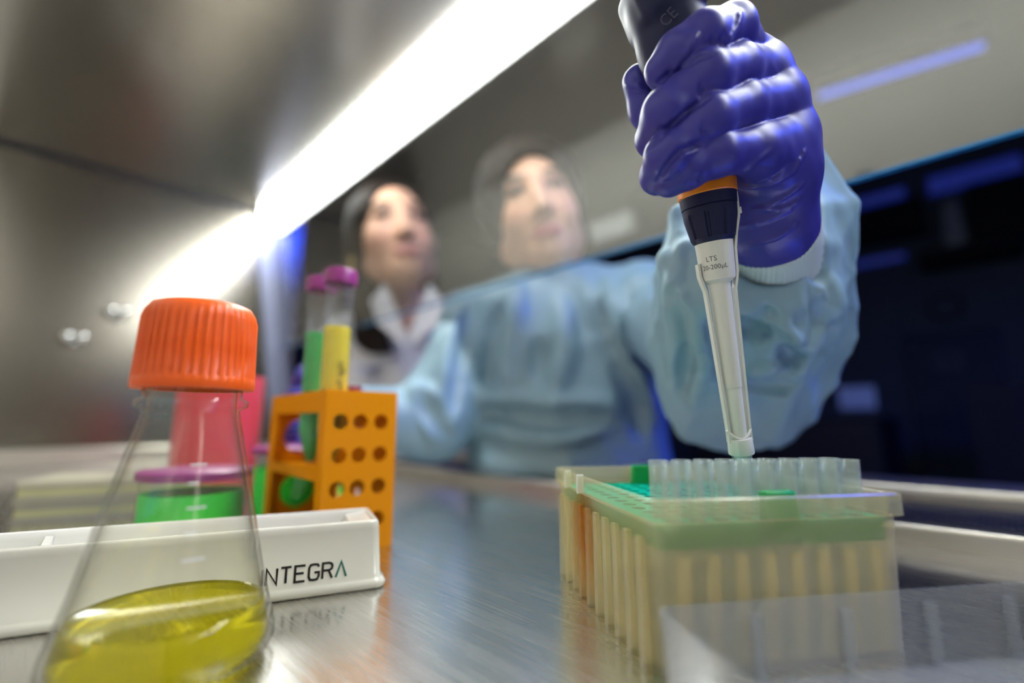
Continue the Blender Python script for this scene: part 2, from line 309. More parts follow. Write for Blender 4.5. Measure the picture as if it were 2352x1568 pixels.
# ------------------------------------------------------------------ distance fields -> smooth continuous meshes
class SDF:
    def __init__(s, lo, hi, h):
        s.lo = np.asarray(lo, float); s.h = h; n = np.ceil((np.asarray(hi, float) - s.lo) / h).astype(int) + 1
        s.ax = [s.lo[i] + h * np.arange(n[i]) for i in range(3)]; s.F = np.full(n, 1e3, np.float32)
    def _blk(s, lo, hi):
        sl = []
        for i in range(3):
            a = int(max(0, math.floor((lo[i] - s.lo[i]) / s.h))); b = int(min(len(s.ax[i]), math.ceil((hi[i] - s.lo[i]) / s.h) + 1)); sl.append(slice(a, max(a, b)))
        X = s.ax[0][sl[0]].astype(np.float32)[:, None, None]; Y = s.ax[1][sl[1]].astype(np.float32)[None, :, None]; Z = s.ax[2][sl[2]].astype(np.float32)[None, None, :]
        return tuple(sl), X, Y, Z
    def _put(s, sl, d, k, op):
        a = s.F[sl]
        if a.size == 0: return
        if op == 'sub':
            d = -d
            if k <= 0: s.F[sl] = np.maximum(a, d); return
            h = np.clip(0.5 - 0.5 * (d - a) / k, 0, 1); s.F[sl] = d * (1 - h) + a * h + k * h * (1 - h); return
        if k <= 0: s.F[sl] = np.minimum(a, d); return
        h = np.clip(0.5 + 0.5 * (d - a) / k, 0, 1); s.F[sl] = d * (1 - h) + a * h - k * h * (1 - h)
    def cone(s, a, b, ra, rb, k=0.0, op='u'):
        a = np.asarray(a, float); b = np.asarray(b, float); m = max(ra, rb) + k + 4 * s.h
        sl, X, Y, Z = s._blk(np.minimum(a, b) - m, np.maximum(a, b) + m); ba = b - a; q = max(ba @ ba, 1e-6)
        t = np.clip(((X - a[0]) * ba[0] + (Y - a[1]) * ba[1] + (Z - a[2]) * ba[2]) / q, 0, 1)
        d = np.sqrt((X - a[0] - t * ba[0]) ** 2 + (Y - a[1] - t * ba[1]) ** 2 + (Z - a[2] - t * ba[2]) ** 2) - (ra + (rb - ra) * t)
        s._put(sl, d.astype(np.float32), k, op); return s
    def chain(s, pts, k=0.0, kk=4.0):
        for (p, r), (q, u) in zip(pts[:-1], pts[1:]): s.cone(p, q, r, u, k); k = max(k, kk)
        return s
    def ell(s, c, r, k=0.0, op='u', R=None):
        c = np.asarray(c, float); r = np.asarray(r, float); m = r.max() + k + 4 * s.h; sl, X, Y, Z = s._blk(c - m, c + m); X, Y, Z = X - c[0], Y - c[1], Z - c[2]
        if R is not None: X, Y, Z = [R[0][i] * X + R[1][i] * Y + R[2][i] * Z for i in range(3)]
        k0 = np.sqrt((X / r[0]) ** 2 + (Y / r[1]) ** 2 + (Z / r[2]) ** 2); k1 = np.sqrt((X / r[0]**2) ** 2 + (Y / r[1]**2) ** 2 + (Z / r[2]**2) ** 2)
        s._put(sl, (k0 * (k0 - 1) / np.maximum(k1, 1e-6)).astype(np.float32), k, op); return s
    def box(s, c, half, rd, k=0.0, op='u', R=None):
        c = np.asarray(c, float); hf = np.asarray(half, float); m = np.linalg.norm(hf) + k + 4 * s.h; sl, X, Y, Z = s._blk(c - m, c + m); X, Y, Z = X - c[0], Y - c[1], Z - c[2]
        if R is not None: X, Y, Z = [R[0][i] * X + R[1][i] * Y + R[2][i] * Z for i in range(3)]
        q = [np.abs(u) - (hf[i] - rd) for i, u in enumerate((X, Y, Z))]
        d = np.sqrt(sum(np.maximum(u, 0) ** 2 for u in q)) + np.minimum(np.maximum(np.maximum(q[0], q[1]), q[2]), 0) - rd
        s._put(sl, np.broadcast_to(d, s.F[sl].shape).astype(np.float32), k, op); return s
    def tri(s, a, b, c, r, k=0.0):
        a, b, c = [np.asarray(p, float) for p in (a, b, c)]; m = r + k + 4 * s.h; sl, X, Y, Z = s._blk(np.minimum.reduce([a, b, c]) - m, np.maximum.reduce([a, b, c]) + m)
        nr = np.cross(b - a, a - c); nn = nr @ nr
        if nn < 1e-3: return s
        def edge(p, q):
            e = q - p; px, py, pz = X - p[0], Y - p[1], Z - p[2]; t = np.clip((px * e[0] + py * e[1] + pz * e[2]) / (e @ e), 0, 1)
            ins = np.cross(e, nr); return (px - t * e[0]) ** 2 + (py - t * e[1]) ** 2 + (pz - t * e[2]) ** 2, (ins[0] * px + ins[1] * py + ins[2] * pz)
        d1, s1 = edge(a, b); d2, s2 = edge(b, c); d3, s3 = edge(c, a)
        pl_ = ((X - a[0]) * nr[0] + (Y - a[1]) * nr[1] + (Z - a[2]) * nr[2]) ** 2 / nn
        inside = ((s1 > 0) & (s2 > 0) & (s3 > 0)) | ((s1 < 0) & (s2 < 0) & (s3 < 0))
        d = np.sqrt(np.where(inside, pl_, np.minimum(np.minimum(d1, d2), d3))) - r
        s._put(sl, d.astype(np.float32), k, 'u'); return s
    def plane(s, p, n, k=0.0):   # cut away the side n points to
        X, Y, Z = s.ax[0][:, None, None], s.ax[1][None, :, None], s.ax[2][None, None, :]; d = (X - p[0]) * n[0] + (Y - p[1]) * n[1] + (Z - p[2]) * n[2]
        s._put((slice(None),) * 3, (-d).astype(np.float32), k, 'sub'); return s
    def warp(s, fn): s.F += fn(s.ax[0].astype(np.float32)[:, None, None], s.ax[1].astype(np.float32)[None, :, None], s.ax[2].astype(np.float32)[None, None, :]).astype(np.float32); return s
    def mesh(s, relax=0):
        F = s.F; F[[0, -1]] = np.maximum(F[[0, -1]], 1); F[:, [0, -1]] = np.maximum(F[:, [0, -1]], 1); F[:, :, [0, -1]] = np.maximum(F[:, :, [0, -1]], 1)
        S = F < 0; n = np.array(F.shape) - 1; cnt = np.zeros(n, np.int8)
        off = [(i, j, k) for i in (0, 1) for j in (0, 1) for k in (0, 1)]
        for o in off: cnt += S[o[0]:o[0]+n[0], o[1]:o[1]+n[1], o[2]:o[2]+n[2]]
        I = np.argwhere((cnt > 0) & (cnt < 8)); idx = np.full(n, -1, np.int64); idx[I[:, 0], I[:, 1], I[:, 2]] = np.arange(len(I))
        P = np.zeros((len(I), 3)); c = np.zeros(len(I))
        for o in off:
            for axx in range(3):
                if o[axx]: continue
                o2 = list(o); o2[axx] = 1
                f0 = F[I[:, 0]+o[0], I[:, 1]+o[1], I[:, 2]+o[2]]; f1 = F[I[:, 0]+o2[0], I[:, 1]+o2[1], I[:, 2]+o2[2]]; m = (f0 < 0) != (f1 < 0)
                t = np.where(m, f0 / np.where(m, f0 - f1, 1), 0); q = np.tile(np.array(o, float), (len(I), 1)); q[:, axx] += t; P[m] += q[m]; c += m
        P = P / c[:, None] + I; Q = []
        for axx in range(3):
            u, w = [(1, 2), (2, 0), (0, 1)][axx]
            A = [slice(None)] * 3; B = [slice(None)] * 3; A[axx] = slice(0, -1); B[axx] = slice(1, None)
            s0 = S[tuple(A)]; s1 = S[tuple(B)]; E_ = np.argwhere(s0 != s1); E_ = E_[(E_[:, u] > 0) & (E_[:, w] > 0) & (E_[:, u] < n[u]) & (E_[:, w] < n[w])]
            def cell(du, dw):
                g = E_.copy(); g[:, u] -= du; g[:, w] -= dw; return idx[g[:, 0], g[:, 1], g[:, 2]]
            q = np.stack([cell(1, 1), cell(0, 1), cell(0, 0), cell(1, 0)], axis=1); fl = ~s0[E_[:, 0], E_[:, 1], E_[:, 2]]; q[fl] = q[fl][:, ::-1]; Q.append(q)
        Q = np.concatenate(Q); Q = Q[(Q >= 0).all(axis=1)]
        for _ in range(relax):
            acc = np.zeros_like(P); k = np.zeros(len(P))
            for a, b in ((0,1),(1,2),(2,3),(3,0)):
                np.add.at(acc, Q[:, a], P[Q[:, b]]); np.add.at(acc, Q[:, b], P[Q[:, a]]); np.add.at(k, Q[:, a], 1); np.add.at(k, Q[:, b], 1)
            P = P * 0.4 + 0.6 * acc / k[:, None]
        return P * s.h + s.lo, Q

# ------------------------------------------------------------------ the cabinet (setting)
Y0, Y1, XB, ZT = -520.0, 1300.0, -122.0, 622.0
def sbox(name, lo, hi, mat, parent=None, bev=0):
    o = MB().box(lo, hi).obj(name, mat, parent)
    if bev: bevel(o, bev, 3)
    return o if parent else struct(o)
work = sbox('work_surface', (XB, Y0, -14), (449, Y1, 0), MAT['table']); work['label'] = 'brushed stainless steel work surface of the safety cabinet'
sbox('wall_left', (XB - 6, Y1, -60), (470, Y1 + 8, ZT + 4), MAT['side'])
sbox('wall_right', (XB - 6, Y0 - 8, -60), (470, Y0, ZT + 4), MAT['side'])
wb = sbox('wall_back', (XB - 8, Y0, -14), (XB, Y1, ZT), MAT['back'])
sbox('ceiling', (XB - 8, Y0, ZT), (352, Y1, ZT + 8), MAT['ceil'])
sbox('trim_9', (XB, Y1 - 7, ZT - 6), (392, Y1, ZT), MAT['grille'], bev=2)
sbox('baseboard_left', (XB + 2, Y1 - 26, 0), (440, Y1, 36), MAT['lip'], bev=4)
# front lip, perforated grille, arm rest
sbox('trim_1', (449, Y0, -14), (457, Y1, 14.5), MAT['lip'], bev=3)
sbox('trim_2', (457, Y0, -14), (571, Y1, 4), MAT['grille'])
g = MB(); P_ = 7.2; nh = 8
gv = []; gf = []
xs = np.arange(466, 566, P_); ys = np.arange(-60, Y1 - 10, P_)
for i, x in enumerate(xs):
    for j, y in enumerate(ys):
        b = len(gv); yy = y + (P_ / 2 if i % 2 else 0)
        sq = [(P_/2, 0), (P_/2, P_/2), (0, P_/2), (-P_/2, P_/2), (-P_/2, 0), (-P_/2, -P_/2), (0, -P_/2), (P_/2, -P_/2)]
        for k in range(8): gv.append((x + sq[k][0], yy + sq[k][1], 15.0))
        for k in range(8): gv.append((x + 2.5 * math.cos(k * math.pi / 4), yy + 2.5 * math.sin(k * math.pi / 4), 14.4))
        for k in range(8): gf.append((b + k, b + (k+1) % 8, b + 8 + (k+1) % 8, b + 8 + k))
MAT['grille2'] = plain('dark perforated steel', (0.10, 0.10, 0.13, 1), 0.35, 0.8)
gr = mesh_obj('front_grille', gv, gf, MAT['grille2']); gr['kind'] = 'stuff'; gr['label'] = 'dark perforated air grille along the front of the cabinet'; gr['category'] = 'grille'
sbox('trim_3', (457, Y0, 4), (464, Y1, 14), MAT['lip'])
sbox('trim_4', (569, Y0, -14), (640, Y1, 31), MAT['lip'], bev=8)
sbox('wall_front', (590, Y0, -860), (636, Y1, -15), MAT['white'])
# sash glass
SX = lambda z: 388.5 + (568 - z) * 0.14
RXL = lambda z: 376 + (574 - z) * 0.1487
ZB, ZS = 271.0, 568.0
v = [(SX(ZB), Y0, ZB), (SX(ZB), Y1 - 14, ZB), (SX(ZS), Y1 - 14, ZS), (SX(ZS), Y0, ZS)]; v += [(x + 6, y, z + 0.9) for x, y, z in v]
win = struct(mesh_obj('window_1', v, [(0,1,2,3)[::-1],(4,5,6,7),(0,1,5,4)[::-1],(1,2,6,5)[::-1],(2,3,7,6)[::-1],(3,0,4,7)[::-1]], MAT['glass']), 'sloping glass sash hanging between the operators and the cabinet')
e = MB().add([(SX(ZB) + a, y, ZB + b) for y in (Y0, Y1 - 14) for a, b in ((-0.3, 0), (6.3, 0.5), (6.3, -1.6), (-0.3, -1.8))], [(0,1,2,3),(7,6,5,4),(0,4,5,1),(1,5,6,2),(2,6,7,3),(3,7,4,0)]).obj('sash_edge', MAT['edge'], win)
# side rail of the sash
rv = [(RXL(z) + a, y, z) for z in (0.0, 571.0) for a, y in ((-26, Y1 - 3), (-26, Y1 - 16), (30, Y1 - 16), (30, Y1 - 3))]
struct(mesh_obj('trim_6', rv, [(0,1,2,3),(7,6,5,4),(0,4,5,1),(1,5,6,2),(2,6,7,3),(3,7,4,0)], MAT['frame']))
rv = [(RXL(z) + a, y, z) for z in (0.0, ZB) for a, y in ((-2, Y1 - 16), (-2, Y1 - 34), (24, Y1 - 34), (24, Y1 - 16))]
struct(mesh_obj('trim_7', rv, [(0,1,2,3),(7,6,5,4),(0,4,5,1),(1,5,6,2),(2,6,7,3),(3,7,4,0)], MAT['frame']))
sbox('wall_header', (390, Y0, 590), (420, Y1, ZT + 60), MAT['white'])
# lamp along the top of the sash
lamp = thing('ceiling_lamp', 'long bright white fluorescent lamp along the top edge of the glass sash', 'lamp', loc=(370, Y0 + 20, ZS))
A_, B_ = np.array([387.0, 568.0]), np.array([352.0, 620.5]); ch = B_ - A_; nrm = np.array([-ch[1], ch[0]]) / np.linalg.norm(ch)
nrm = nrm if nrm[0] < 0 else -nrm
prof = [A_ + ch * t + nrm * 10 * math.sin(math.pi * t) ** 0.6 for t in np.linspace(0, 1, 11)]
prof = prof + [np.array([387.0, 616.0])]
ya, yb = Y0 + 20, Y1 - 26
v = [(p[0] - 370, y - (Y0 + 20), p[1] - ZS) for y in (ya, yb) for p in prof]; n = len(prof)
MB().add(v, [(i, i+1, n+i+1, n+i) for i in range(n - 1)] + [(n - 1, 0, n, 2*n - 1)] + [tuple(range(n))[::-1], tuple(range(n, 2*n))]).obj('diffuser', MAT['lamp'], lamp, auto=40)
hv = [(p[0] - 370, y - (Y0 + 20), p[1] - ZS) for y in (ya, yb) for p in ((358, ZT - 5), (358, ZT - .5), (388, ZT - .5), (388, ZT - 5))]
MB().add(hv, [(0,1,2,3),(7,6,5,4),(0,4,5,1),(1,5,6,2),(2,6,7,3),(3,7,4,0)]).obj('housing', MAT['white'], lamp)
for yy in (ya - 14, yb):
    q = [(p[0] - 370, y - (Y0 + 20), p[1] - ZS) for y in (yy, yy + 14) for p in (A_ + nrm * 3, A_ + nrm * 13 + ch * .3, B_ + nrm * 13 - ch * .3, B_, (388, ZT - 1), (388, 571))]
    MB().add(q, [tuple(range(6))[::-1], tuple(range(6, 12))] + [(i, (i+1) % 6, 6+(i+1) % 6, 6+i) for i in range(6)]).obj('end_cap', MAT['chrome'], lamp)
# reflected label and socket plate on the back wall (behind the camera, seen mirrored in the sash)
lb = tag(place(MB().box((0, -60, -24), (1.2, 60, 24)).obj('wall_label', MAT['label']), (XB + 0.6, 605, 398)), 'white rectangular label on the back wall, mirrored in the glass', 'label')
# valve knobs on the side wall
def knob(px, py, lab):
    p = ony(px, py, Y1); t = thing('service_valve', lab, 'valve', 'service valves on the side wall', p)
    m = MB()
    v = []; 
    for dx in (-11, 11):
        mm = MB().lathe([(4, 0), (9, 3), (11, 14), (9, 22), (4, 26)], 20); vv = [(x + dx, -z, y) for x, y, z in mm.v]; MB().add(vv, mm.f).obj('knob', MAT['chrome'], t, smooth=True)
    mm = MB().lathe([(7, 0), (7, 8), (4, 18), (2, 20)], 16); MB().add([(x, -z, y - 13) for x, y, z in mm.v], mm.f).obj('spout', MAT['chrome'], t, smooth=True)
knob(268, 718, 'twin chrome service valve, the higher of the two on the side wall')
knob(170, 775, 'twin chrome service valve, the lower of the two on the side wall')

# ------------------------------------------------------------------ the dark laboratory beyond
def onx(px, py, x):
    d = ray(px, py); return EYE + d * (x / d[0])
RX = 6000.0
MAT['rwall'] = plain('room wall', rgb(120, 125, 135), 0.8, noise=(2, 0.2)); MAT['rdark'] = plain('room dark', rgb(38, 34, 36), 0.6); MAT['rfloor'] = plain('room floor', rgb(70, 74, 82), 0.4)
MAT['rdoor'] = plain('room door', rgb(40, 58, 92), 0.5); MAT['rceil'] = plain('room ceiling', rgb(120, 120, 125), 0.9)
sbox('floor', (640, -3000, -900), (RX, 5200, -880), MAT['rfloor'])
sbox('wall_far', (RX, -3000, -900), (RX + 60, 5200, 2700), MAT['rwall'])
sbox('wall_side', (640, 5200, -900), (RX, 5260, 2700), MAT['rwall'])
sbox('ceiling_room', (640, -3000, 2700), (RX, 5200, 2760), MAT['rceil'])
def panel(name, px0, py0, px1, py1, x, t, mat, parent=None):
    a, b = onx(px0, py0, x), onx(px1, py1, x); lo = (x - t, min(a[1], b[1]), min(a[2], b[2])); hi = (x, max(a[1], b[1]), max(a[2], b[2]))
    c = np.array([x, (lo[1] + hi[1]) / 2, lo[2]]); o = MB().box(np.array(lo) - c, np.array(hi) - c).obj(name, mat, parent); place(o, c); return o
a, b = onx(2295, 752, RX), onx(2070, 752, RX)
d = struct(place(MB().box((-40, a[1] - b[1], 0), (0, 0, a[2] + 880)).obj('door_1', MAT['rdoor']), (RX - 1, b[1], -880)))
MB().box((-52, a[1] - b[1] + 60, 950), (-40, a[1] - b[1] + 75, 1060)).obj('door_handle', MAT['chrome'], d)
w_ = a[1] - b[1]
MB().box((-44, w_ * .62, a[2] + 520), (-38, w_ * .3, a[2] + 700)).obj('notice', MAT['rwall'], d)
c = onx(2172, 706, RX - 1); ck = thing('wall_clock', 'round dark wall clock above the laboratory door', 'clock', loc=c)
for nm, r, z0, z1, mt in (('clock_rim', 128, 0, 40, 'black'), ('clock_face', 100, 38, 44, 'rwall')):
    mm = MB().lathe([(r, z0), (r, z1)], 32); MB().add([(-z, x, y) for x, y, z in mm.v], mm.f).obj(nm, MAT[mt], ck)
MB().box((-47, -4, 0), (-44, 4, 70)).obj('clock_hand', MAT['black'], ck); MB().box((-47, 0, -4), (-44, 50, 4)).obj('clock_hand', MAT['black'], ck)
MAT['blue'] = glow('blue led', (0.006, 0.06, 1, 1), BLUE_STRENGTH); MAT['bluesoft'] = dim(glow('soft blue led', (0.03, 0.07, 0.5, 1), 1.2)); MAT['bluedim'] = dim(glow('dim blue led', (0.01, 0.05, 1, 1), 0.06)); MAT['screen'] = dim(glow('dim blue screen', (0.02, 0.2, 0.8, 1), 0.03))
# overhead cabinets with shelf lights
t = panel('overhead_cabinet', 2352, 420, 2240, 580, RX - 1, 320, MAT['rdark']); tag(t, 'dark overhead cupboard hanging at the far right of the laboratory', 'cabinet')
t = panel('overhead_cabinet', 2120, 470, 1800, 610, RX - 1, 320, MAT['rdark']); tag(t, 'dark overhead cupboard behind the blue sleeve', 'cabinet')
for (x0, y0, x1, y1, xx, lab) in ((2080, 594, 1930, 610, RX - 320.5, 'blue light strip under the dark overhead cupboard'), (2080, 452, 1930, 470, RX - 322, 'blue light strip on top of the dark overhead cupboard'), (2352, 395, 2130, 412, RX - 2, 'blue light strip above the cupboard at the far right')):
    o = panel('light_strip', x0, y0, x1, y1, xx, 20, MAT['bluedim']); tag(o, lab, 'light', 'blue shelf lights')
p = onx(2203, 590, RX - 200); fx = tag(place(MB().lathe([(24, 0), (84, 30), (88, 150), (74, 470), (34, 560)], 20).obj('storage_cylinder', MAT['white'], smooth=True), p), 'pale upright cylinder standing on a dark wall shelf', 'cylinder')
sh = panel('wall_shelf', 2352, 592, 2120, 606, RX - 1, 460, MAT['rdark']); tag(sh, 'dark wall shelf carrying the pale cylinder', 'shelf')
# bench equipment, far
b1 = panel('lab_bench', 2060, 960, 1700, 1300, 4200, 700, MAT['rdark']); tag(b1, 'dark laboratory bench behind the operator sleeve', 'bench')
mo = panel('monitor', 2012, 880, 1925, 945, 3700, 40, MAT['rdark']); tag(mo, 'small monitor with a dim blue screen on the dark bench', 'monitor')
sc_ = panel('screen', 2008, 886, 1930, 940, 3659, 3, MAT['screen']); sc_.parent = mo; sc_.matrix_parent_inverse = Matrix.Translation(-mo.location)
cb = panel('storage_cabinet', 2400, 880, 2290, 1300, 4600, 500, MAT['rdark']); tag(cb, 'tall dark cupboard at the right edge of the laboratory', 'cabinet')
# blue ceiling strips (the room light that tints everything blue)
for i, (p0, p1, lab) in enumerate((((1880, 222), (2260, 105), 'blue ceiling light strip seen through the upper right of the glass'),)):
    a, b = onz(*p0, 1500), onz(*p1, 1500); c = (a + b) / 2; dd = b - a; ln = np.linalg.norm(dd); dd /= ln; sd = np.array([-dd[1], dd[0], 0])
    t = thing('ceiling_light_strip', lab, 'light', 'blue room lights', c)
    q = lambda u, w, z: dd * u + sd * w + np.array([0, 0, z])
    for nm, hw, z0, z1, mt in (('housing', 60, 8, 60, 'rdark'), ('tube', 16, -6, 10, 'bluesoft')):
        v, f = boxv((-ln/2, -hw, z0), (ln/2, hw, z1)); MB().add([q(*k) for k in v], f).obj(nm, MAT[mt], t)
t = thing('ceiling_light_strip', 'blue ceiling light strip over the right of the laboratory', 'light', 'blue room lights', (1350, -1100, 1500))
MB().box((-400, -120, 0), (400, 120, 60)).obj('housing', MAT['rdark'], t); MB().box((-380, -100, -8), (380, 100, 2)).obj('tube', MAT['blue'], t)

# ------------------------------------------------------------------ erlenmeyer flask
FL = np.array([43.6, 220.5, 0.0])
fk = thing('erlenmeyer_flask', 'clear conical flask with yellow liquid and an orange screw cap', 'flask', loc=FL)
outer = [(0.01, 0.5), (10, 0.4), (24, 0.2), (29, 0.2), (33.0, 2.2), (34.8, 6.0), (34.4, 10), (32.8, 16), (29.5, 28), (25.6, 46), (21.6, 64), (18.4, 78), (16.6, 86), (16.0, 89.5), (18.8, 91), (19.0, 93), (16.6, 94.4), (16.2, 118)]
inner = [(14.6, 118), (14.6, 92), (15.0, 86), (16.8, 78), (20.0, 64), (24.0, 46), (27.9, 28), (30.6, 16), (32.0, 10), (32.2, 6.4), (30.8, 3.6), (28, 2.2), (10, 2.0), (0.01, 2.0)]
MB().lathe(outer + inner, 96, False, False).obj('flask_body', MAT['flask'], fk, smooth=True)
LZ = 18.5
lq = [(0.01, 1.95), (10, 1.95), (28, 2.15), (30.85, 3.55), (32.25, 6.4), (32.05, 10), (30.65, 16), (30.05, LZ + 0.6), (29.3, LZ), (0.01, LZ)]
MB().lathe(lq, 96, False, False).obj('liquid', MAT['yellow'], fk, smooth=True)
def ribs(r, z, a): return r + (0.55 * (1 if math.sin(a * 44) > 0 else -0.35) if 102 < z < 125 else 0)
cp = [(16.6, 118), (16.6, 97.5), (20.2, 97.5), (20.6, 98.5), (20.6, 101.5), (19.9, 102.3), (19.6, 112), (19.2, 124.5), (18.9, 127.5), (17.2, 130.2), (14.5, 131.2), (0.01, 131.4)]
MB().lathe(cp, 264, False, False, ribs).obj('screw_cap', MAT['ocap'], fk, auto=50)
# graduation marks
gm = MB()
for i, z in enumerate((40, 48, 56, 64, 70)):
    r = np.interp(z, [28, 46, 64, 78], [29.5, 25.6, 21.6, 18.4]) + 0.12; a0 = math.radians(262); w = math.radians(14 if i % 2 == 0 else 8); pts = [(r * math.cos(a0 + w * k / 4), r * math.sin(a0 + w * k / 4), z) for k in range(5)]
    gm.add(pts + [(x, y, z + 0.7) for x, y, z in pts], [(k, k+1, k+6, k+5) for k in range(4)])
gm.obj('graduation_marks', MAT['label'], fk)

# ------------------------------------------------------------------ white reservoir with lettering
A0 = np.array([140.0, 239.5, 0]); ex = np.array([-0.936, 0.352, 0]); ex /= np.linalg.norm(ex); ey = np.array([-ex[1], ex[0], 0]) * -1
if ey[1] < 0: ey = -ey
LR, WR, HR = 214.0, 46.0, 33.5
rv_ = thing('reagent_reservoir', 'long glossy white reagent reservoir with INTEGRA lettering', 'reservoir', loc=A0)
def rloc(u, w, z): return ex * u + ey * w + np.array([0, 0, z])
def rring(inset, z, rad):
    return [rloc(LR/2 + x, WR/2 + y, z) for x, y in rrect(LR - 2*inset, WR - 2*inset, rad, 6)]
rings = [rring(-1.6, 0.3, 5), rring(-2.4, 1.6, 5.5), rring(-2.4, 3.2, 5.5), rring(-1.2, 4.6, 5), rring(0.2, 5.4, 4), rring(1.6, 29.5, 4), rring(1.9, 32.3, 4), rring(2.7, 33.5, 4), rring(4.0, 33.5, 4), rring(4.8, 32.6, 4), rring(5.4, 30, 4), rring(9.0, 12, 4)]
v, f = loft(rings); mesh_obj('body', v, f, MAT['ceramic'], rv_, auto=60)
# sloped end block inside and a curved divider
v = [rloc(*p) for p in ((5, 5, 32.2), (5, WR-5, 32.2), (16, WR-6, 31), (16, 6, 31), (24, WR-8, 13), (24, 8, 13))]; MB().add(v, [(0,1,2,3),(3,2,4,5)]).obj('end_slope', MAT['ceramic'], rv_)
dv = []
for k in range(13):
    y = 6 + (WR - 12) * k / 12; zz = 31 - 9 * (1 - ((k - 6) / 6) ** 2); dv += [rloc(150, y, 12), rloc(150, y, zz), rloc(153, y, zz), rloc(153, y, 12)]
MB().add(dv, [(4*i+j, 4*i+4+j, 4*i+5+j, 4*i+1+j) for i in range(12) for j in range(3)]).obj('divider', MAT['ceramic'], rv_)
# lettering INTEGRA (strokes), baseline on the near face
def letters(parent, u0, z0, H, wl, th, gap, lean):
    S = {'I': [[(0, 0), (0, 1)]], 'N': [[(0, 0), (0, 1), (1, 0), (1, 1)]], 'T': [[(0, 1), (1, 1)], [(.5, 0), (.5, 1)]], 'E': [[(1, 0), (0, 0), (0, 1), (1, 1)], [(0, .52), (.86, .52)]],
         'G': [[(1, .82), (.86, .97), (.5, 1), (.14, .97), (0, .78), (0, .22), (.14, .03), (.5, 0), (.86, .03), (1, .22), (1, .48), (.55, .48)]],
         'R': [[(0, 0), (0, 1), (.66, 1), (.93, .92), (1, .76), (.93, .60), (.66, .52), (0, .52)], [(.62, .52), (1, 0)]], 'V': [[(0, 0), (.5, 1), (1, 0)]]}
    u = u0
    for chx in 'INTEGRV':
        w = 0.0 if chx == 'I' else (wl * 1.08 if chx == 'V' else wl); m = MB()
        for st in S[chx]:
            pts = [np.array([p[0] * w, p[1] * H]) for p in st]
            L_, R_ = [], []
            for i, p in enumerate(pts):
                d0 = pts[i] - pts[i-1] if i else pts[1] - pts[0]; d1 = pts[i+1] - pts[i] if i < len(pts) - 1 else d0
                d0 = d0 / np.linalg.norm(d0); d1 = d1 / np.linalg.norm(d1); n0 = np.array([-d0[1], d0[0]]); n1 = np.array([-d1[1], d1[0]]); nn = n0 + n1; nn /= np.linalg.norm(nn); s = min(1 / max(nn @ n0, .45), 2.0)
                L_.append(p + nn * th / 2 * s); R_.append(p - nn * th / 2 * s)
            mk = lambda q: rloc(u - q[0], 0.2 + 1.4 * (z0 + q[1] - 5.4) / 24.1 - 0.22, z0 + q[1])
            m.add([mk(q) for q in L_] + [mk(q) for q in R_], [(i, i+1, len(pts)+i+1, len(pts)+i)[::-1] for i in range(len(pts) - 1)])
        m.obj('letter', MAT['teal' if chx == 'V' else 'ink'], parent); u -= w + gap
# the wall leans in, so the face is the near long side: u runs right to left
letters(rv_, 56.4, 7.6, 7.2, 4.6, 1.1, 1.75, 0)

# ------------------------------------------------------------------ orange rack with tubes
RN = np.array([138.5, 317.0, 0.0]); rr = np.array([0.998, -0.06, 0]); rr /= np.linalg.norm(rr); rl = np.array([-rr[1], rr[0], 0])
WX, WY, HH = 52.0, 128.0, 107.0
rk = thing('tube_rack', 'translucent orange plastic tube rack with round holes', 'rack', loc=RN)
rk.matrix_world = frame(RN, rr, rl, np.array([0, 0, 1.0]))
def rot(v, m): return [tuple(m(p)) for p in v]
# front face (x-z) with small holes
holes = [(9 + 15.5 * i + 1.5 * (i == 0), z, 5.4) for i in range(3) for z in (19, 41, 63, 85.5)]
v, f = plate_holes(WX, HH, 2.2, holes, 24); MB().add(rot(v, lambda p: (p[0], p[2], p[1])), f).obj('front_panel', MAT['orange'], rk)
v, f = plate_holes(WX, HH, 2.2, [(26, 73, 14.6), (26, 27, 14.6)], 40); MB().add(rot(v, lambda p: (p[0], WY - p[2], p[1])), f).obj('rear_panel', MAT['orange'], rk)
# far long wall with two rows of large holes
big = [(22 + 36 * i, z, 6.5) for i in range(3) for z in (27, 74)]
v, f = plate_holes(WY - 4.6, HH, 2.2, [(x - 2.3, z, r) for x, z, r in big], 36); MB().add(rot(v, lambda p: (WX - p[2], p[0] + 2.3, p[1])), f).obj('side_panel', MAT['orange'], rk)
# open near-left frame: posts and bars
m = MB(); m.box((0, 2.2, 0), (2.2, 12, HH)).box((0, WY - 14, 0), (2.2, WY - 2.2, HH)).box((0, 12, HH - 15), (2.2, WY - 14, HH)).box((0, 12, 46), (2.2, WY - 14, 53)).box((0, 12, 0), (2.2, WY - 14, 9)); m.obj('open_frame', MAT['orange'], rk)
MB().box((2.2, 2.2, 48.5), (WX - 2.2, WY - 2.2, 51)).obj('shelf', MAT['orange'], rk)
TP = []
def inrack(px, py, D):
    w = dep(px, py, D) - RN; return np.array([w @ rr, w @ rl])
ty, tg, tv = inrack(767, 893, 346), inrack(722, 905, 376), np.array([38.0, 52.0])
def zat(pos, py):
    b = RN + rr * pos[0] + rl * pos[1]; q = RW.T @ (b - EYE); k = -(py - CY) / FPX; return ZC + q[1] * (_s + k * _c) / (_c - k * _s)
print('tubes in rack', ty, tg)
v, f = plate_holes(WX - 4.4, WY - 4.4, 2.2, [(p[0] - 2.2, p[1] - 2.2, 10.4) for p in (ty, tg)] + [(tv[0] - 2.2, tv[1] - 2.2, 5.5)] + [(12, 90, 8), (36, 84, 8), (36, 20, 8)], 28)
MB().add(rot(v, lambda p: (p[0] + 2.2, p[1] + 2.2, p[2] + HH - 3)), f).obj('top_panel', MAT['orange'], rk)
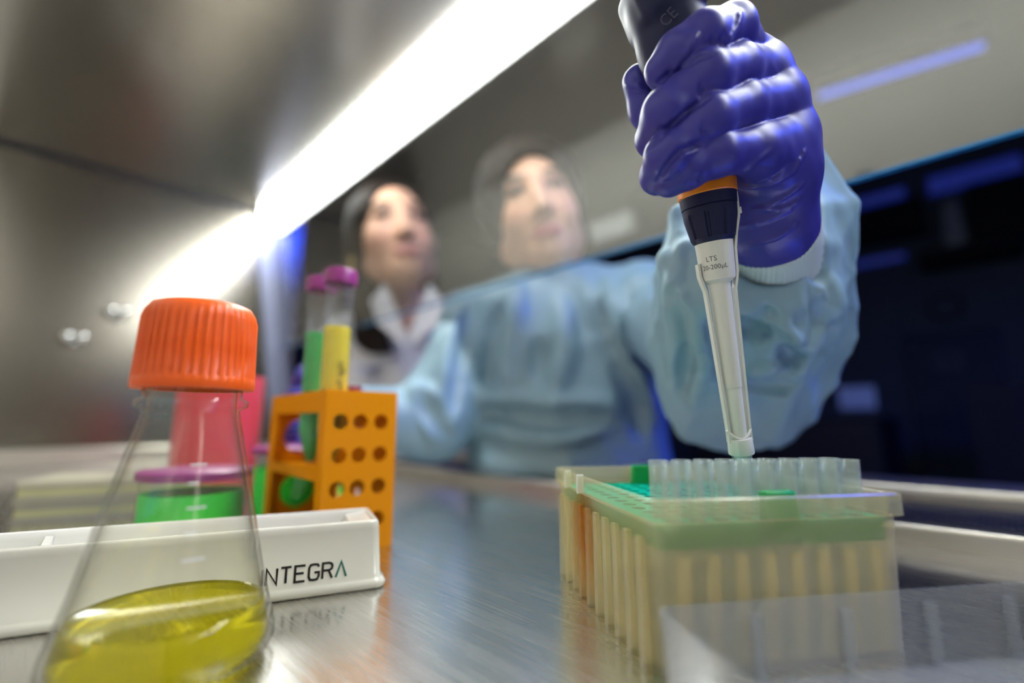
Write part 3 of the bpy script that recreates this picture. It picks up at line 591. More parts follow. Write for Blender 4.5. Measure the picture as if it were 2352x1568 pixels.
def tube15(pos, ztip, liq, liqm, lab, lean=0, txt=False, zcap=190, R=9.8):
    base = RN + rr * pos[0] + rl * pos[1]; base[2] = ztip; H = zcap - ztip
    t = thing('centrifuge_tube', lab, 'tube', 'tubes standing in the orange rack', base)
    MB().lathe([(2.4, 0), (3.6, .6), (R - .2, 23), (R, 26), (R, H - 13), (R + .9, H - 12.5), (R + .9, H - 11.3), (R, H - 11)], 40, True, False).obj('tube_wall', MAT['tube'], t, smooth=True)
    MB().lathe([(1.5, .8), (3.0, 1.4), (R - .9, 23), (R - .6, 26), (R - .6, liq - 1), (R - .9, liq), (0.01, liq - .3)], 40, True, False).obj('liquid', MAT[liqm], t, smooth=True)
    rb = lambda r, z, a: r + (0.35 * math.sin(a * 36) if r > R + 1 and H - 10 < z < H - 2.5 else 0)
    MB().lathe([(R + .3, H - 11), (R + 2.3, H - 11), (R + 2.4, H - 10), (R + 2.3, H - 2), (R + 1.6, H - .4), (R + .5, H), (0.01, H)], 144, False, False, rb).obj('screw_cap', MAT['plum'], t, auto=50)
    g = MB()
    cang = math.atan2(-base[1], -base[0])     # side that faces the room interior
    for k, z in enumerate(np.arange(36, liq - 3, 3.6)):
        w = 0.30 if k % 5 == 0 else 0.17; pts = [((R + .12) * math.cos(cang - 0.95 + w * j / 3), (R + .12) * math.sin(cang - 0.95 + w * j / 3), z) for j in range(4)]; g.add(pts + [(x, y, z + .35) for x, y, z in pts], [(j, j+1, j+5, j+4) for j in range(3)])
    g.obj('graduation_marks', MAT['ptext'], t)
    if txt:
        v2, f2 = text2d('High Performance', 6.2)
        vv = [((R + .14) * math.cos(cang + .62 - y / R), (R + .14) * math.sin(cang + .62 - y / R), liq - 26 - x) for x, y, _ in v2]; mesh_obj('print', vv, f2, MAT['ink'], t)
        sq = MB()
        for k in range(8):   # hand-written scribble near the top
            a = cang + .05 + .10 * k; zz = H - 27 + 4 * math.sin(k * 2.3); sq.tube([((R + .1) * math.cos(a), (R + .1) * math.sin(a), zz - 1.5), ((R + .1) * math.cos(a + .10), (R + .1) * math.sin(a + .10), zz + 1.8)], .32, 5)
        sq.obj('pen_mark', MAT['ink'], t)
    return t
tube15(ty, 55, zat(ty, 752) - 55, 'yell2', 'clear tube of bright yellow liquid with a purple screw cap', txt=True, zcap=zat(ty, 622))
tube15(tg, 55, zat(tg, 767) - 55, 'green2', 'clear tube of dark green liquid with a purple screw cap', zcap=zat(tg, 640))
vb = RN + rr * tv[0] + rl * tv[1]; vb[2] = 70
t = thing('sample_vial', 'short vial with a maroon cap just above the orange rack', 'vial', loc=vb)
MB().lathe([(3, 0), (5, 4), (5, 36)], 24).obj('vial_body', MAT['tube'], t, smooth=True); MB().lathe([(8.2, 36.2), (8.4, 37), (8.4, 42.8), (7.9, 43.6)], 32).obj('vial_cap', plain('maroon cap', rgb(130, 20, 70), 0.4), t)

# ------------------------------------------------------------------ coloured jars behind the rack
def jar(px, py_lid, D, R, ztop, liq, lm, lab, capm='plum', lid=True, name='sample_jar'):
    c = dep(px, py_lid, D); c[2] = 0; t = thing(name, lab, 'jar', 'coloured jars behind the rack', c)
    MB().lathe([(R - 3, 0), (R, 2), (R, ztop)], 56, True, True).obj('jar_wall', MAT['jarwall'], t, smooth=False, auto=40)
    MB().lathe([(R - 4, 1.2), (R - 1, 3), (R - 1, liq), (0.01, liq - .2)], 56, True, False).obj('liquid', MAT[lm], t, auto=40)
    if lid: MB().lathe([(R + 1, ztop), (R + 2.4, ztop + .5), (R + 2.6, ztop + 5), (R + 1, ztop + 6.2), (0.01, ztop + 6.4)], 56, True, False).obj('lid', MAT[capm], t, auto=50)
    return t
jar(452, 1075, 345, 33, 46, 37, 'green3', 'jar of green liquid with a purple lid seen through the conical flask')
jar(704, 1030, 476, 46, 56, 43, 'green3', 'wide jar of green liquid with a purple lid behind the orange rack')
jar(500, 1000, 560, 45, 138, 137, 'pink', 'tall jar of pink liquid standing behind the conical flask', lid=False)

# ------------------------------------------------------------------ two stacked microplates at the left
pa, pb = onz(14, 1203), onz(222, 1190); pe = (pb - pa) / np.linalg.norm(pb - pa); pn = np.array([-pe[1], pe[0], 0]); pn = pn if pn[1] > 0 else -pn
print('plate', pa, pb)
for i, lab in enumerate(('pale translucent microplate, the lower of the two stacked at the left', 'pale translucent microplate with pale yellow wells on top of the stack')):
    z0 = i * 17.2; t = thing('microplate', lab, 'microplate', 'stacked microplates', pa + [0, 0, z0]); t.matrix_world = frame(pa + [0, 0, z0], pe, pn, np.array([0, 0, 1.0]))
    def rg(ins, z): return [(63.5 + x, 43 + y, z) for x, y in rrect(127 - 2*ins, 86 - 2*ins, 4)]
    v, f = loft([rg(0, 0), rg(0, 3), rg(1.6, 3.4), rg(1.8, 12.5)]); mesh_obj('plate_body', v, f, MAT['plate'], t, auto=40)
    v, f = loft([rg(0.6, 12.7), rg(0.6, 16.4), rg(1.4, 17.0)]); mesh_obj('plate_lid', v, f, MAT['plate'], t, auto=40)
    v, f = loft([rg(-0.1, 4.2), rg(-0.1, 9.5)], False, False); v = [((p[0]-63.5)*.975+63.5, (p[1]-43)*.965+43, p[2]) for p in v]; mesh_obj('yellow_wells', v, f, MAT['plateyel'], t)

# ------------------------------------------------------------------ tip box
BN = np.array([157.5, 89.5, 0.0]); bd = np.array([0.568, 0.823, 0]); bd /= np.linalg.norm(bd); bp = np.array([bd[1], -bd[0], 0])
BL, BW, BH = 124.0, 101.0, 58.5      # along bd (away), along bp (right), height
tb = thing('tip_box', 'cloudy plastic pipette tip box with ribbed walls and a turquoise tray', 'box', loc=BN); tb.matrix_world = frame(BN, bp, bd, np.array([0, 0, 1.0]))
BXW = tb.matrix_world.copy()
MAT['box'] = frosted('cloudy box plastic', rgb(251, 245, 222), 0.76, 0.2, 0.05)
MAT['boxstain'] = frosted('stained box plastic', rgb(251, 245, 222), 0.72, 0.2, 0.05, stain=((0.0, 0.079, 0.0155), 0.020, rgb(238, 186, 90)))
def bring(ins, z, r=5): return [(BW/2 + x, BL/2 + y, z) for x, y in rrect(BW - 2*ins, BL - 2*ins, r, 5)]
T_ = 1.5
v, f = loft([bring(1.5 + 0, 0), bring(0, 50), bring(0, 50.01), bring(T_, 50.0), bring(1.5 + T_, 2.0)], True, True)
mesh_obj('box_shell', v, f, MAT['boxstain'], tb, auto=40)
v, f = loft([bring(0.2, 50.0), bring(-2.2, 50.2), bring(-2.2, 57.8), bring(-1.6, 58.5), bring(-0.2, 58.5), bring(0.6, 57.6), bring(0.9, 50.0)], False, False)
mesh_obj('rim', v, f, MAT['box'], tb, auto=40)
# ribs on the walls (each a bar of its own)
MAT['creamrib'] = sheer('cream rib', rgb(255, 248, 215), 0.2)
def rib(name, lo, hi): MB().box(lo, hi).obj(name, MAT['box'], tb)
for i in range(10):
    y = 9 + i * 11.6; v = [(-1.4, y, 0), (-1.4, y + 4.2, 0), (1.7, y + 4.2, 0), (1.7, y, 0), (-1.5, y, 44), (-1.5, y + 4.2, 44), (0.3, y + 4.2, 44), (0.3, y, 44)]
    MB().add(v, [(0,1,2,3),(7,6,5,4),(0,4,5,1),(1,5,6,2),(2,6,7,3),(3,7,4,0)]).obj('wall_rib', MAT['boxstain'], tb)
for i in range(8):
    x = 10 + i * 11.2; v = [(x, 3.2, 2), (x + 4.2, 3.2, 2), (x + 4.2, 6, 2), (x, 6, 2), (x, 2.0, 38), (x + 4.2, 2.0, 38), (x + 4.2, 4, 38), (x, 4, 38)]
    MB().add(v, [(0,3,2,1),(7,4,5,6),(0,1,5,4),(1,2,6,5),(2,3,7,6),(3,0,4,7)]).obj('wall_rib', MAT['creamrib'], tb)
for y in (100, 78): MB().box((-2.7, y, 49.8), (0.6, y + 1.6, 58.7)).obj('rim_notch', MAT['label'], tb)
# tray with holes
NXc, NYc, PT = 9, 12, 9.7
X0 = (BW - PT * (NXc - 1)) / 2; Y0b = (BL - PT * (NYc - 1)) / 2 + 0.0
hl = [(X0 + PT*i - 3.0, Y0b + PT*j - 3.0, 3.1) for i in range(NXc) for j in range(NYc)]
v, f = plate_holes(BW - 6, BL - 6, 1.6, hl, 14); MB().add([(x + 3, y + 3, z + 47.4) for x, y, z in v], f).obj('tray', MAT['tray'], tb)
v, f = loft([[(BW/2 + x, BL/2 + y, z) for x, y in rrect(BW - 6, BL - 6, 3, 3)] for z in (40.5, 47.5)], False, False); mesh_obj('tray_skirt', v, f, MAT['tabg'], tb)
for nm, yy in (('tray_tab', 1.7), ('tray_tab', BL - 9.5)):
    x = BW/2 - 7 + (2 if yy < 5 else 0); o = MB().add([(x, yy, 42), (x+15, yy, 42), (x+15, yy+6, 42), (x, yy+6, 42), (x+.6, yy+1, 59.6), (x+13.6, yy+1, 59.6), (x+13.6, yy+5, 59.6), (x+.6, yy+5, 59.6)], [(0,3,2,1),(4,5,6,7),(0,1,5,4),(1,2,6,5),(2,3,7,6),(3,0,4,7)]).obj(nm, MAT['tabg'], tb); bevel(o, .8)
# tips: two front rows still filled
tip_me = None; tips = []
for j in range(2):
    for i in range(NXc):
        if tip_me is None:
            o = MB().lathe([(0.7, 6), (1.0, 6), (2.0, 30), (2.85, 47.6), (3.9, 49.2), (3.9, 53), (3.55, 54), (3.7, 69.5), (3.9, 70.4), (3.3, 70.4), (3.0, 54), (2.3, 46)], 20, False, False).obj('pipette_tip', MAT['tip'], smooth=True); tip_me = o.data
        else: o = bpy.data.objects.new('pipette_tip', tip_me); COL.objects.link(o)
        o.matrix_world = BXW @ Matrix.Translation(Vector((X0 + PT*i, Y0b + PT*j, 0)) * MM)
        tag(o, 'clear pipette tip, %s from the left in the %s row of the tip box' % (('first', 'second', 'third', 'fourth', 'fifth', 'sixth', 'seventh', 'eighth', 'ninth')[i], ('front', 'second')[j]), 'pipette tip', 'tips in the front rows of the box')
o = bpy.data.objects.new('pipette_tip', tip_me); COL.objects.link(o); o.matrix_world = BXW @ Matrix.Translation(Vector((X0 + PT*6, Y0b + PT*4, 0)) * MM)
tag(o, 'clear pipette tip being picked up on the pipette nozzle', 'pipette tip', 'tips in the front rows of the box')
# clear lid lying in front of the box
ld = thing('box_lid', 'clear plastic lid lying open in front of the tip box', 'lid', loc=BN); LM = frame(BN + bp * (-3) - bd * 3.5, bp, -bd, np.array([0, 0, 1.0])); ld.matrix_world = LM
LW, LD, LH = 150.0, 96.0, 25.0
def lring(ins, z): return [(LW/2 + x, LD/2 + y, z) for x, y in rrect(LW - 2*ins, LD - 2*ins, 4, 4)]
v, f = loft([lring(1.2, 0), lring(0, LH), lring(1.3, LH), lring(2.6, 1.3)]); mesh_obj('lid_shell', v, f, MAT['lid'], ld, auto=40)
MB().box((26, 40, 1.4), (50, 56, 2.2)).obj('lid_emboss', MAT['lid'], ld)
for x in (33, 68, 103, 138): MB().box((x, 1.5, 1.4), (x + 4, 3.4, LH - 4)).obj('lid_rib', MAT['lid'], ld)

# ------------------------------------------------------------------ pipette
PT0 = dep(1709, 1084, 226); PT1 = dep(1622, 430, 223)
ax = PT1 - PT0; AL = np.linalg.norm(ax); ax /= AL
fr_ = -(EYE * 0 + FWD); fr_ = fr_ - ax * (fr_ @ ax); fr_ /= np.linalg.norm(fr_)      # towards the viewer side of the barrel
sd_ = np.cross(ax, fr_); sd_ /= np.linalg.norm(sd_)                                  # sd_: sideways
if sd_ @ RIGHT < 0: sd_ = -sd_; 
e3 = np.cross(ax, sd_)
pip = thing('pipette', 'navy and white single channel pipette held upright over the tip box', 'pipette', loc=PT0); pip.matrix_world = frame(PT0, sd_, np.cross(ax, sd_), ax)
print('pipette tip z', PT0, 'len', AL)
# local: x = image right, y = away from (or towards) viewer, z = up the barrel
FS = 1.0 if (np.cross(ax, sd_) @ FWD) < 0 else -1.0     # sign of local y that faces the viewer
ys = lambda py: (1084 - py) / (1084 - 430) * AL
S_ = 223 / FPX
prof = [(2.3, ys(1084)), (2.9, ys(1056)), (3.9, ys(1044)), (4.0, ys(1036))]; MB().lathe(prof, 32).obj('nozzle', MAT['pwhite'], pip, auto=40)
MB().lathe([(4.05, ys(1068)), (4.25, ys(1066)), (4.35, ys(1047)), (4.6, ys(1046)), (4.6, ys(1044)), (4.3, ys(1043))], 32, False, False).obj('tip_collar', MAT['tip'], pip, auto=40)
MB().lathe([(5.6, ys(1040)), (5.75, ys(1037)), (5.5, ys(1008)), (5.3, ys(1004))], 40).obj('ejector_collar', MAT['pwhite'], pip, auto=40)
# U-shaped lip of the collar
up = []
for k in range(17):
    t = math.pi * k / 16; up.append((5.55 * math.cos(t + math.pi), FS * 2.5, ys(986) - 4.6 * math.sin(t)))
MB().lathe([(3.45, ys(1006)), (3.7, ys(884))], 40).obj('lower_shaft', MAT['pwhite'], pip, auto=40)
MB().tube([(5.4 * math.cos(a), FS * abs(5.4 * math.sin(a)) * .55, ys(1004) + 4.0 * abs(math.cos(a)) ** 2) for a in np.linspace(0, math.pi, 15)], .75, 8).obj('collar_lip', MAT['pwhite'], pip, smooth=True)
MB().lathe([(3.9, ys(886)), (4.05, ys(880)), (4.8, ys(662)), (5.0, ys(648)), (7.2, ys(640)), (7.6, ys(634)), (8.3, ys(556))], 48).obj('shaft', MAT['pwhite'], pip, auto=30)
# ejector arms left and right of the shaft
ra = lambda py: np.interp(py, [640, 660, 880, 1005], [8.1, 6.7, 5.7, 5.35])
for s in (-1, 1):
    pts = [(s * 5.0, 0, ys(1012)), (s * 4.9, 0, ys(980)), (s * 5.5, 0, ys(880)), (s * 6.6, 0, ys(700)), (s * 6.9, 0, ys(664)), (s * 8.1, 0, ys(642)), (s * 8.7, 0, ys(628))]
    pts += [(s * 9.2, 0, ys(575)), (s * 10.6, 0, ys(540)), (s * 12.6, 0, ys(505)), (s * 12.9, 0, ys(478)), (s * 12.9, 0, ys(450))] if s > 0 else [(s * 8.8, 0, ys(600))]
    MB().sweep(pts, 3.4, 1.1, (0, 1, 0)).obj('ejector_arm', MAT['pwhite'], pip)
MB().box((11.4, -2.2, ys(500)), (13.9, 2.2, ys(486))).obj('arm_clip', MAT['pwhite'], pip)
fl = lambda r, z, a: r - (0.75 if (math.cos(a * 9) > 0.80 and ys(545) < z < ys(490)) else 0)
kp = [(8.2, ys(556)), (8.9, ys(553)), (9.8, ys(546))] + [(float(np.interp(py, [478, 500, 546], [12.0, 11.7, 9.8])), ys(py)) for py in np.arange(544, 478, -3)] + [(12.0, ys(478)), (11.5, ys(476))]
MB().lathe(kp, 144, fn=fl).obj('adjuster_knob', MAT['navy'], pip, auto=35)
MB().lathe([(11.5, ys(477)), (12.2, ys(475)), (12.5, ys(452)), (12.2, ys(450))], 72).obj('collar', MAT['navy'], pip, auto=35)
MB().lathe([(12.3, ys(452)), (12.9, ys(449)), (13.2, ys(414)), (13.0, ys(410))], 72).obj('amber_ring', MAT['amber'], pip, auto=35)
# print on the white cone
def wrapped(txt, size, z, ang0, rfn, mat):
    v2, f2 = text2d(txt, size); w = v2[:, 0].max(); base = math.atan2(FS, 0)
    vv = []
    for x, y, _ in v2:
        zz = z + y; r = rfn(zz) + 0.06; a = ang0 + (x - w / 2) / r
        vv.append((r * math.sin(a), FS * r * math.cos(a), zz))
    mesh_obj('print', vv, f2, mat, pip)
crf = lambda z: float(np.interp(z, [ys(634), ys(556)], [7.6, 8.3]))
wrapped('LTS', 3.2, ys(599), -.66, crf, MAT['ptext']); wrapped('20-200\u00b5L', 3.0, ys(617), -.52, crf, MAT['ptext'])
# handle: shaped grip and head
def loc_of(px, py, D):
    w = dep(px, py, D) - PT0; return np.array([w @ sd_, w @ np.cross(ax, sd_), w @ ax])
h0, h1, h2 = loc_of(1622, 430, 223), loc_of(1585, 220, 224), loc_of(1552, 110, 224)
hd = SDF((-60, -40, AL - 12), (40, 40, AL + 150), 1.0)
hd.cone(h0, h1, 12.6, 14.0, 0).cone(h1, h2, 14.0, 15.5, 6)
hc = loc_of(1524, 22, 222); hc2 = loc_of(1560, -60, 224)
Rb = np.array(Matrix.Rotation(math.radians(-14), 3, 'Y')); hd.cone(h2, hc, 15.5, 16, 8).box(hc + np.array([0, 0, 4.]), (16.5, 16, 13.5), 7, 2, R=Rb).cone(hc, hc2, 14, 11, 6)
hv_, hq = hd.mesh(1); mesh_obj('handle', hv_, hq.tolist(), MAT['navy'], pip, smooth=True)
p0, p1 = loc_of(1572, 30, 232), loc_of(1590, 6, 236)
sd2 = SDF(p1 - 24, p0 + 24, 1.0); sd2.cone(p0, p1, 8, 6.5, 0); a_, b_ = sd2.mesh(1); mesh_obj('finger_hook', a_, b_.tolist(), MAT['navy'], pip, smooth=True)
# raised marks on the head
v2, f2 = text2d('CE', 7.0); q0 = loc_of(1528, 80, 222)
rz = math.radians(38); MAT['navymark'] = plain('raised navy mark', (0.035, 0.038, 0.09, 1), 0.35)
vv = []
for x, y, _ in v2:
    xx, zz = x * math.cos(rz) - y * math.sin(rz), x * math.sin(rz) + y * math.cos(rz); vv.append((q0[0] - 6 + xx, q0[1] + FS * 15.9, q0[2] - 6 + zz))
mesh_obj('ce_mark', vv, f2, MAT['navymark'], pip)
pl = MB(); k0, k1 = loc_of(1560, -60, 224), loc_of(1566, -100, 224); pl.tube([k0, (k0 + k1) / 2, k1], [5, 5, 5], 20).tube([k1, k1 + [0, 0, 5]], [9, 9], 24).obj('plunger', MAT['navy'], pip, auto=40)

# ------------------------------------------------------------------ the operator
def lin(c): return np.array(rgb(*c)[:3])
def head_frame(px, py, D, roll, pitch=0, yaw=0):
    c = dep(px, py, D); f0 = EYE - c; f0 /= np.linalg.norm(f0); r0 = np.cross([0, 0, 1.0], f0); r0 /= np.linalg.norm(r0)
    if r0 @ RIGHT < 0: r0 = -r0
    u0 = np.array([0, 0, 1.0]); f0 = np.cross(r0, u0); f0 = f0 if f0 @ (EYE - c) > 0 else -f0
    cr_, sr = math.cos(roll), math.sin(roll); u1 = u0 * cr_ - r0 * sr; r1 = r0 * cr_ + u0 * sr
    cp_, sp = math.cos(pitch), math.sin(pitch); f1 = f0 * cp_ - u1 * sp; u2 = u1 * cp_ + f0 * sp
    cy_, sy = math.cos(yaw), math.sin(yaw); f2 = f1 * cy_ + r1 * sy; r2 = r1 * cy_ - f1 * sy
    return c, np.stack([r2, f2, u2], axis=1)
def head(s, c, R, k=1.0):
    P = lambda x, y, z: c + R @ (np.array([x, y, z], float) * k)
    E_ = lambda x, y, z, r, kk=0, op='u': s.ell(P(x, y, z), np.array(r, float) * k, kk, op, R)
    E_(0, -12, 28, (72, 88, 78)); E_(0, 18, -22, (62, 62, 86), 18); E_(0, 44, -84, (33, 33, 24), 24)
    for q in (-1, 1): E_(q * 34, 44, -28, (26, 28, 30), 18); E_(q * 48, 8, -62, (22, 30, 28), 18)
    s.cone(P(-34, 68, 30), P(34, 68, 30), 9 * k, 9 * k, 12)
    for q in (-1, 1): E_(q * 31, 92, 12, (17, 18, 11), 10, 'sub')
    for q in (-1, 1): E_(q * 31, 63, 12, (14, 14, 13), 3)
    s.cone(P(0, 76, 16), P(0, 96, -28), 6.5 * k, 11 * k, 9)
    for q in (-1, 1): E_(q * 11, 86, -31, (8, 9, 7), 5)
    E_(0, 79, -58, (23, 9, 5.5), 5); E_(0, 79, -67, (19, 9, 6), 5)
    for q in (-1, 1): E_(q * 73, -8, -6, (9, 19, 32), 5)
    return P
def face_colors(V, c, R, base, lip, brow, k=1.0):
    l = ((V - c) @ R) / k; x, y, z = np.abs(l[:, 0]), l[:, 1], l[:, 2]; col = np.tile(lin(base), (len(V), 1))
    def mixin(w, cc): 
        nonlocal col; w = np.clip(w, 0, 1)[:, None]; col = col * (1 - w) + lin(cc) * w
    mixin(0.22 * np.exp(-(((x - 36) / 20) ** 2 + ((z + 28) / 18) ** 2)) * (y > 30), (225, 120, 100))
    mixin((1 - ((x / 25) ** 2 + ((z + 62) / 11.5) ** 2)) * 3 * (y > 70), lip)
    mixin((1 - (((x - 33) / 22) ** 2 + ((z - 33 + .006 * (x - 33) ** 2) / 6) ** 2)) * 3 * (y > 45), brow)
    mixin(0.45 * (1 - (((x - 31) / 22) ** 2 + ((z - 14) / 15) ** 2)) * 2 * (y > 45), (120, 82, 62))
    mixin((1 - (((x - 31) / 17) ** 2 + ((z - 11) / 5.5) ** 2)) * 3 * (y > 50), (40, 26, 22))
    mixin((1 - ((x - 9) ** 2 + (z + 35) ** 2) / 16) * 2 * (y > 70), (110, 50, 40))
    return col

hc1, HR1 = head_frame(1226, 488, 790, math.radians(13), math.radians(4), math.radians(4))
sh_r, sh_l = dep(1108, 735, 815), dep(1478, 690, 735)       # shoulders: image left (their right), image right (their left)
tor = (sh_r + sh_l) / 2; back = FWD.copy(); back[2] = 0; back /= np.linalg.norm(back); sx = sh_l - sh_r; sx[2] = 0; sx /= np.linalg.norm(sx); bk = np.array([-sx[1], sx[0], 0]); bk = bk if bk @ back > 0 else -bk
Zv = np.array([0, 0, 1.0]); RT = np.stack([sx, -bk, Zv], axis=1)
lo = np.minimum.reduce([sh_r, sh_l, hc1]) - 260; hi = np.maximum.reduce([sh_r, sh_l, hc1]) + 300; lo[2] = -420; hi[2] = hc1[2] + 170
s = SDF(lo, hi, 4.0); Ph = head(s, hc1, HR1, 0.98)
nb = tor + bk * 25 + Zv * 25
s.cone(Ph(0, -25, -50), nb, 50, 54, 16); s.cone(sh_r + bk * 10, sh_l + bk * 10, 48, 48, 20)
s.ell(tor - Zv * 130 + bk * 30, (135, 95, 190), 40, 'u', RT); s.ell(tor - Zv * 360 + bk * 30, (150, 115, 180), 60, 'u', RT)
V, Q = s.mesh(1); op = mesh_obj('person', V, Q.tolist(), MAT['skin'], None, True, face_colors(V, hc1, HR1, (238, 184, 148), (200, 112, 108), (58, 42, 36), 0.98))
tag(op, 'person in a light blue gown and indigo gloves holding a pipette', 'person')
# hair
s = SDF(hc1 - 190, hc1 + 190, 4.0); E_ = lambda x, y, z, r, kk=0, o='u': s.ell(Ph(x, y, z), r, kk, o, HR1)
E_(0, -18, 40, (88, 100, 92)); E_(-52, 0, 5, (36, 60, 60), 16); E_(52, -18, 5, (34, 52, 56), 16); E_(0, -70, -10, (70, 44, 80), 20)
E_(4, 92, -34, (64, 74, 104), 8, 'sub'); E_(14, 100, -14, (52, 66, 82), 8, 'sub')
s.warp(lambda X, Y, Z: 2.2 * np.sin(X * .22 + Y * .19) + 1.6 * np.sin(Y * .31 - Z * .07))
a_, b_ = s.mesh(1); mesh_obj('hair', a_, b_.tolist(), MAT['hair'], op, True)

def surf(s, px, py, t0, t1, dt):     # first point of a modelled surface along a sight line
    d = ray(px, py); d = d / (d @ FWD); t = np.arange(t0, t1, dt); P = EYE + d[None, :] * t[:, None]; ii = np.rint((P - s.lo) / s.h).astype(int)
    ok = ((ii >= 0) & (ii < np.array(s.F.shape))).all(axis=1); val = np.full(len(t), 1e3); val[ok] = s.F[ii[ok, 0], ii[ok, 1], ii[ok, 2]]; h = np.argmax(val < 0); return (EYE + d * t[h], d / np.linalg.norm(d)) if val[h] < 0 else (None, None)
def wrinkle(s, pts, r=0.8, up=0.45, k=1.3, op='u', rng_=(180.0, 285.0, 0.25), step=6, jump=9):
    q = []
    for (x0, y0), (x1, y1) in zip(pts[:-1], pts[1:]):
        m = max(2, int(math.hypot(x1 - x0, y1 - y0) / step)); q += [(x0 + (x1 - x0) * i / m, y0 + (y1 - y0) * i / m) for i in range(m)]
    q.append(pts[-1]); n = len(q); W_ = []
    for i, (x, y) in enumerate(q):
        p, d = surf(s, x, y, *rng_)
        if p is None: continue
        f = math.sin(math.pi * min(1, max(0.12, min(i, n - 1 - i) / (n * .25))) / 2); rr_ = r * (0.5 + 0.5 * f)
        W_.append((p + d * (rr_ - up * f) if op == 'u' else p - d * (rr_ - up * f), rr_))
    for (p, u), (p2, u2) in zip(W_[:-1], W_[1:]):
        if np.linalg.norm(p - p2) < jump: s.cone(p, p2, u, u2, k, op)

# gown: torso and the sleeve of the arm at the image left
elr, wrr = dep(985, 965, 710), dep(830, 955, 640)
lo = np.minimum.reduce([sh_r, sh_l, elr, wrr]) - 180; hi = np.maximum.reduce([sh_r, sh_l, elr, wrr]) + 230; lo[2] = -430; hi[2] = max(sh_r[2], sh_l[2]) + 120
s = SDF(lo, hi, 4.0)
s.cone(sh_r + bk * 5 - Zv * 8, sh_l + bk * 5 - Zv * 8, 62, 62, 0); s.ell(tor - Zv * 120 + bk * 10, (165, 112, 210), 45, 'u', RT); s.ell(tor - Zv * 360 + bk * 20, (185, 140, 200), 60, 'u', RT)
s.cone(nb - Zv * 30, nb + Zv * 28 - bk * 8, 92, 66, 26)
s.cone(sh_r - Zv * 10, elr, 66, 62, 26); s.cone(elr, wrr, 60, 36, 18)
s.cone(sh_l - Zv * 10, sh_l * .75 + dep(1690, 890, 430) * .25, 64, 60, 24)
s.cone(nb + Zv * 10 - bk * 8, nb + Zv * 90 - bk * 14, 56, 60, 6, 'sub')
def folds(X, Y, Z):
    u = X * sx[0] + Y * sx[1]; d = 9.0 * np.abs(np.sin(u * .020 + 1.1 * np.sin(Z * .009 + u * .006))) + 5.0 * np.abs(np.sin(u * .016 + Z * .024 + 1.2 * np.sin(u * .012 - Z * .01))) - 8; return d
s.warp(folds)
BG = (500.0, 1000.0, 2.0)
for pts in ([(1345, 655), (1380, 740), (1440, 850), (1500, 960)], [(1192, 660), (1182, 760), (1168, 900)], [(1072, 705), (1048, 800), (1034, 900), (1024, 985)], [(1402, 645), (1425, 720), (1470, 800)], [(1100, 905), (1250, 940), (1400, 930)], [(1120, 985), (1260, 1000), (1380, 985)], [(950, 890), (990, 930), (1010, 1000)], [(1290, 690), (1300, 800), (1270, 900)]):
    wrinkle(s, pts, 13, 9, 14, 'u', BG, 12, 60)
for pts in ([(1090, 690), (1068, 800), (1046, 950)], [(1368, 700), (1402, 800), (1452, 900), (1478, 1000)], [(1440, 730), (1482, 820), (1530, 900)], [(1240, 790), (1232, 880)], [(965, 905), (1000, 960), (1030, 1010)], [(1140, 700), (1130, 800), (1120, 880)], [(1130, 945), (1260, 968), (1380, 958)]):
    wrinkle(s, pts, 12, 11, 12, 'sub', BG, 12, 60)
a_, b_ = s.mesh(1); mesh_obj('gown', a_, b_.tolist(), MAT['gown'], op, True)

# near sleeve with fold ridges
c0_, c1_ = dep(1772, 512, 252), dep(1764, 618, 292)
wr0, wr1, el = dep(1772, 505, 250), dep(1758, 640, 305), dep(1705, 880, 425)
s = SDF(np.minimum.reduce([wr0, el, sh_l]) - 115, np.maximum.reduce([wr0, el, sh_l]) + 115, 2.2)
s.chain([(dep(1768, 600, 300), 20), (dep(1742, 690, 335), 36), (dep(1722, 790, 380), 44), (dep(1705, 880, 440), 52)], 0, 14); s.cone(dep(1705, 880, 440), sh_l, 52, 60, 22)
rings_ = [[(1668, 560, 285), (1676, 612, 273), (1712, 648, 268), (1775, 662, 267), (1840, 628, 268), (1876, 560, 273), (1872, 480, 284), (1858, 400, 296)],
    [(1562, 500, 304), (1538, 590, 296), (1590, 680, 274), (1660, 712, 270), (1745, 690, 288), (1815, 700, 269), (1862, 640, 284), (1902, 566, 290), (1946, 473, 298), (1860, 356, 300)],
    [(1524, 640, 330), (1532, 740, 318), (1610, 770, 290), (1700, 800, 312), (1790, 760, 284), (1850, 790, 306), (1884, 700, 292), (1941, 628, 312), (1935, 560, 325), (1930, 500, 335)],
    [(1504, 790, 372), (1548, 880, 348), (1640, 860, 314), (1730, 900, 346), (1830, 850, 309), (1886, 800, 336), (1938, 770, 345), (1940, 690, 358)],
    [(1535, 930, 425), (1572, 985, 392), (1680, 985, 368), (1780, 1000, 366), (1850, 940, 362), (1900, 868, 378), (1930, 800, 400)],
    [(1585, 1000, 450), (1680, 1022, 430), (1780, 1015, 420), (1850, 965, 420), (1880, 900, 430)]]
RG = [[dep(*p) for p in r] for r in rings_]
for P_a, P_b in zip(RG[:-1], RG[1:]):
    i = j = 0; n_a, n_b = len(P_a) - 1, len(P_b) - 1
    while i < n_a or j < n_b:
        if j == n_b or (i < n_a and (i + 1) / n_a <= (j + 1) / n_b): s.tri(P_a[i], P_a[i+1], P_b[j], 4.0, 3.5); i += 1
        else: s.tri(P_a[i], P_b[j], P_b[j+1], 4.0, 3.5); j += 1
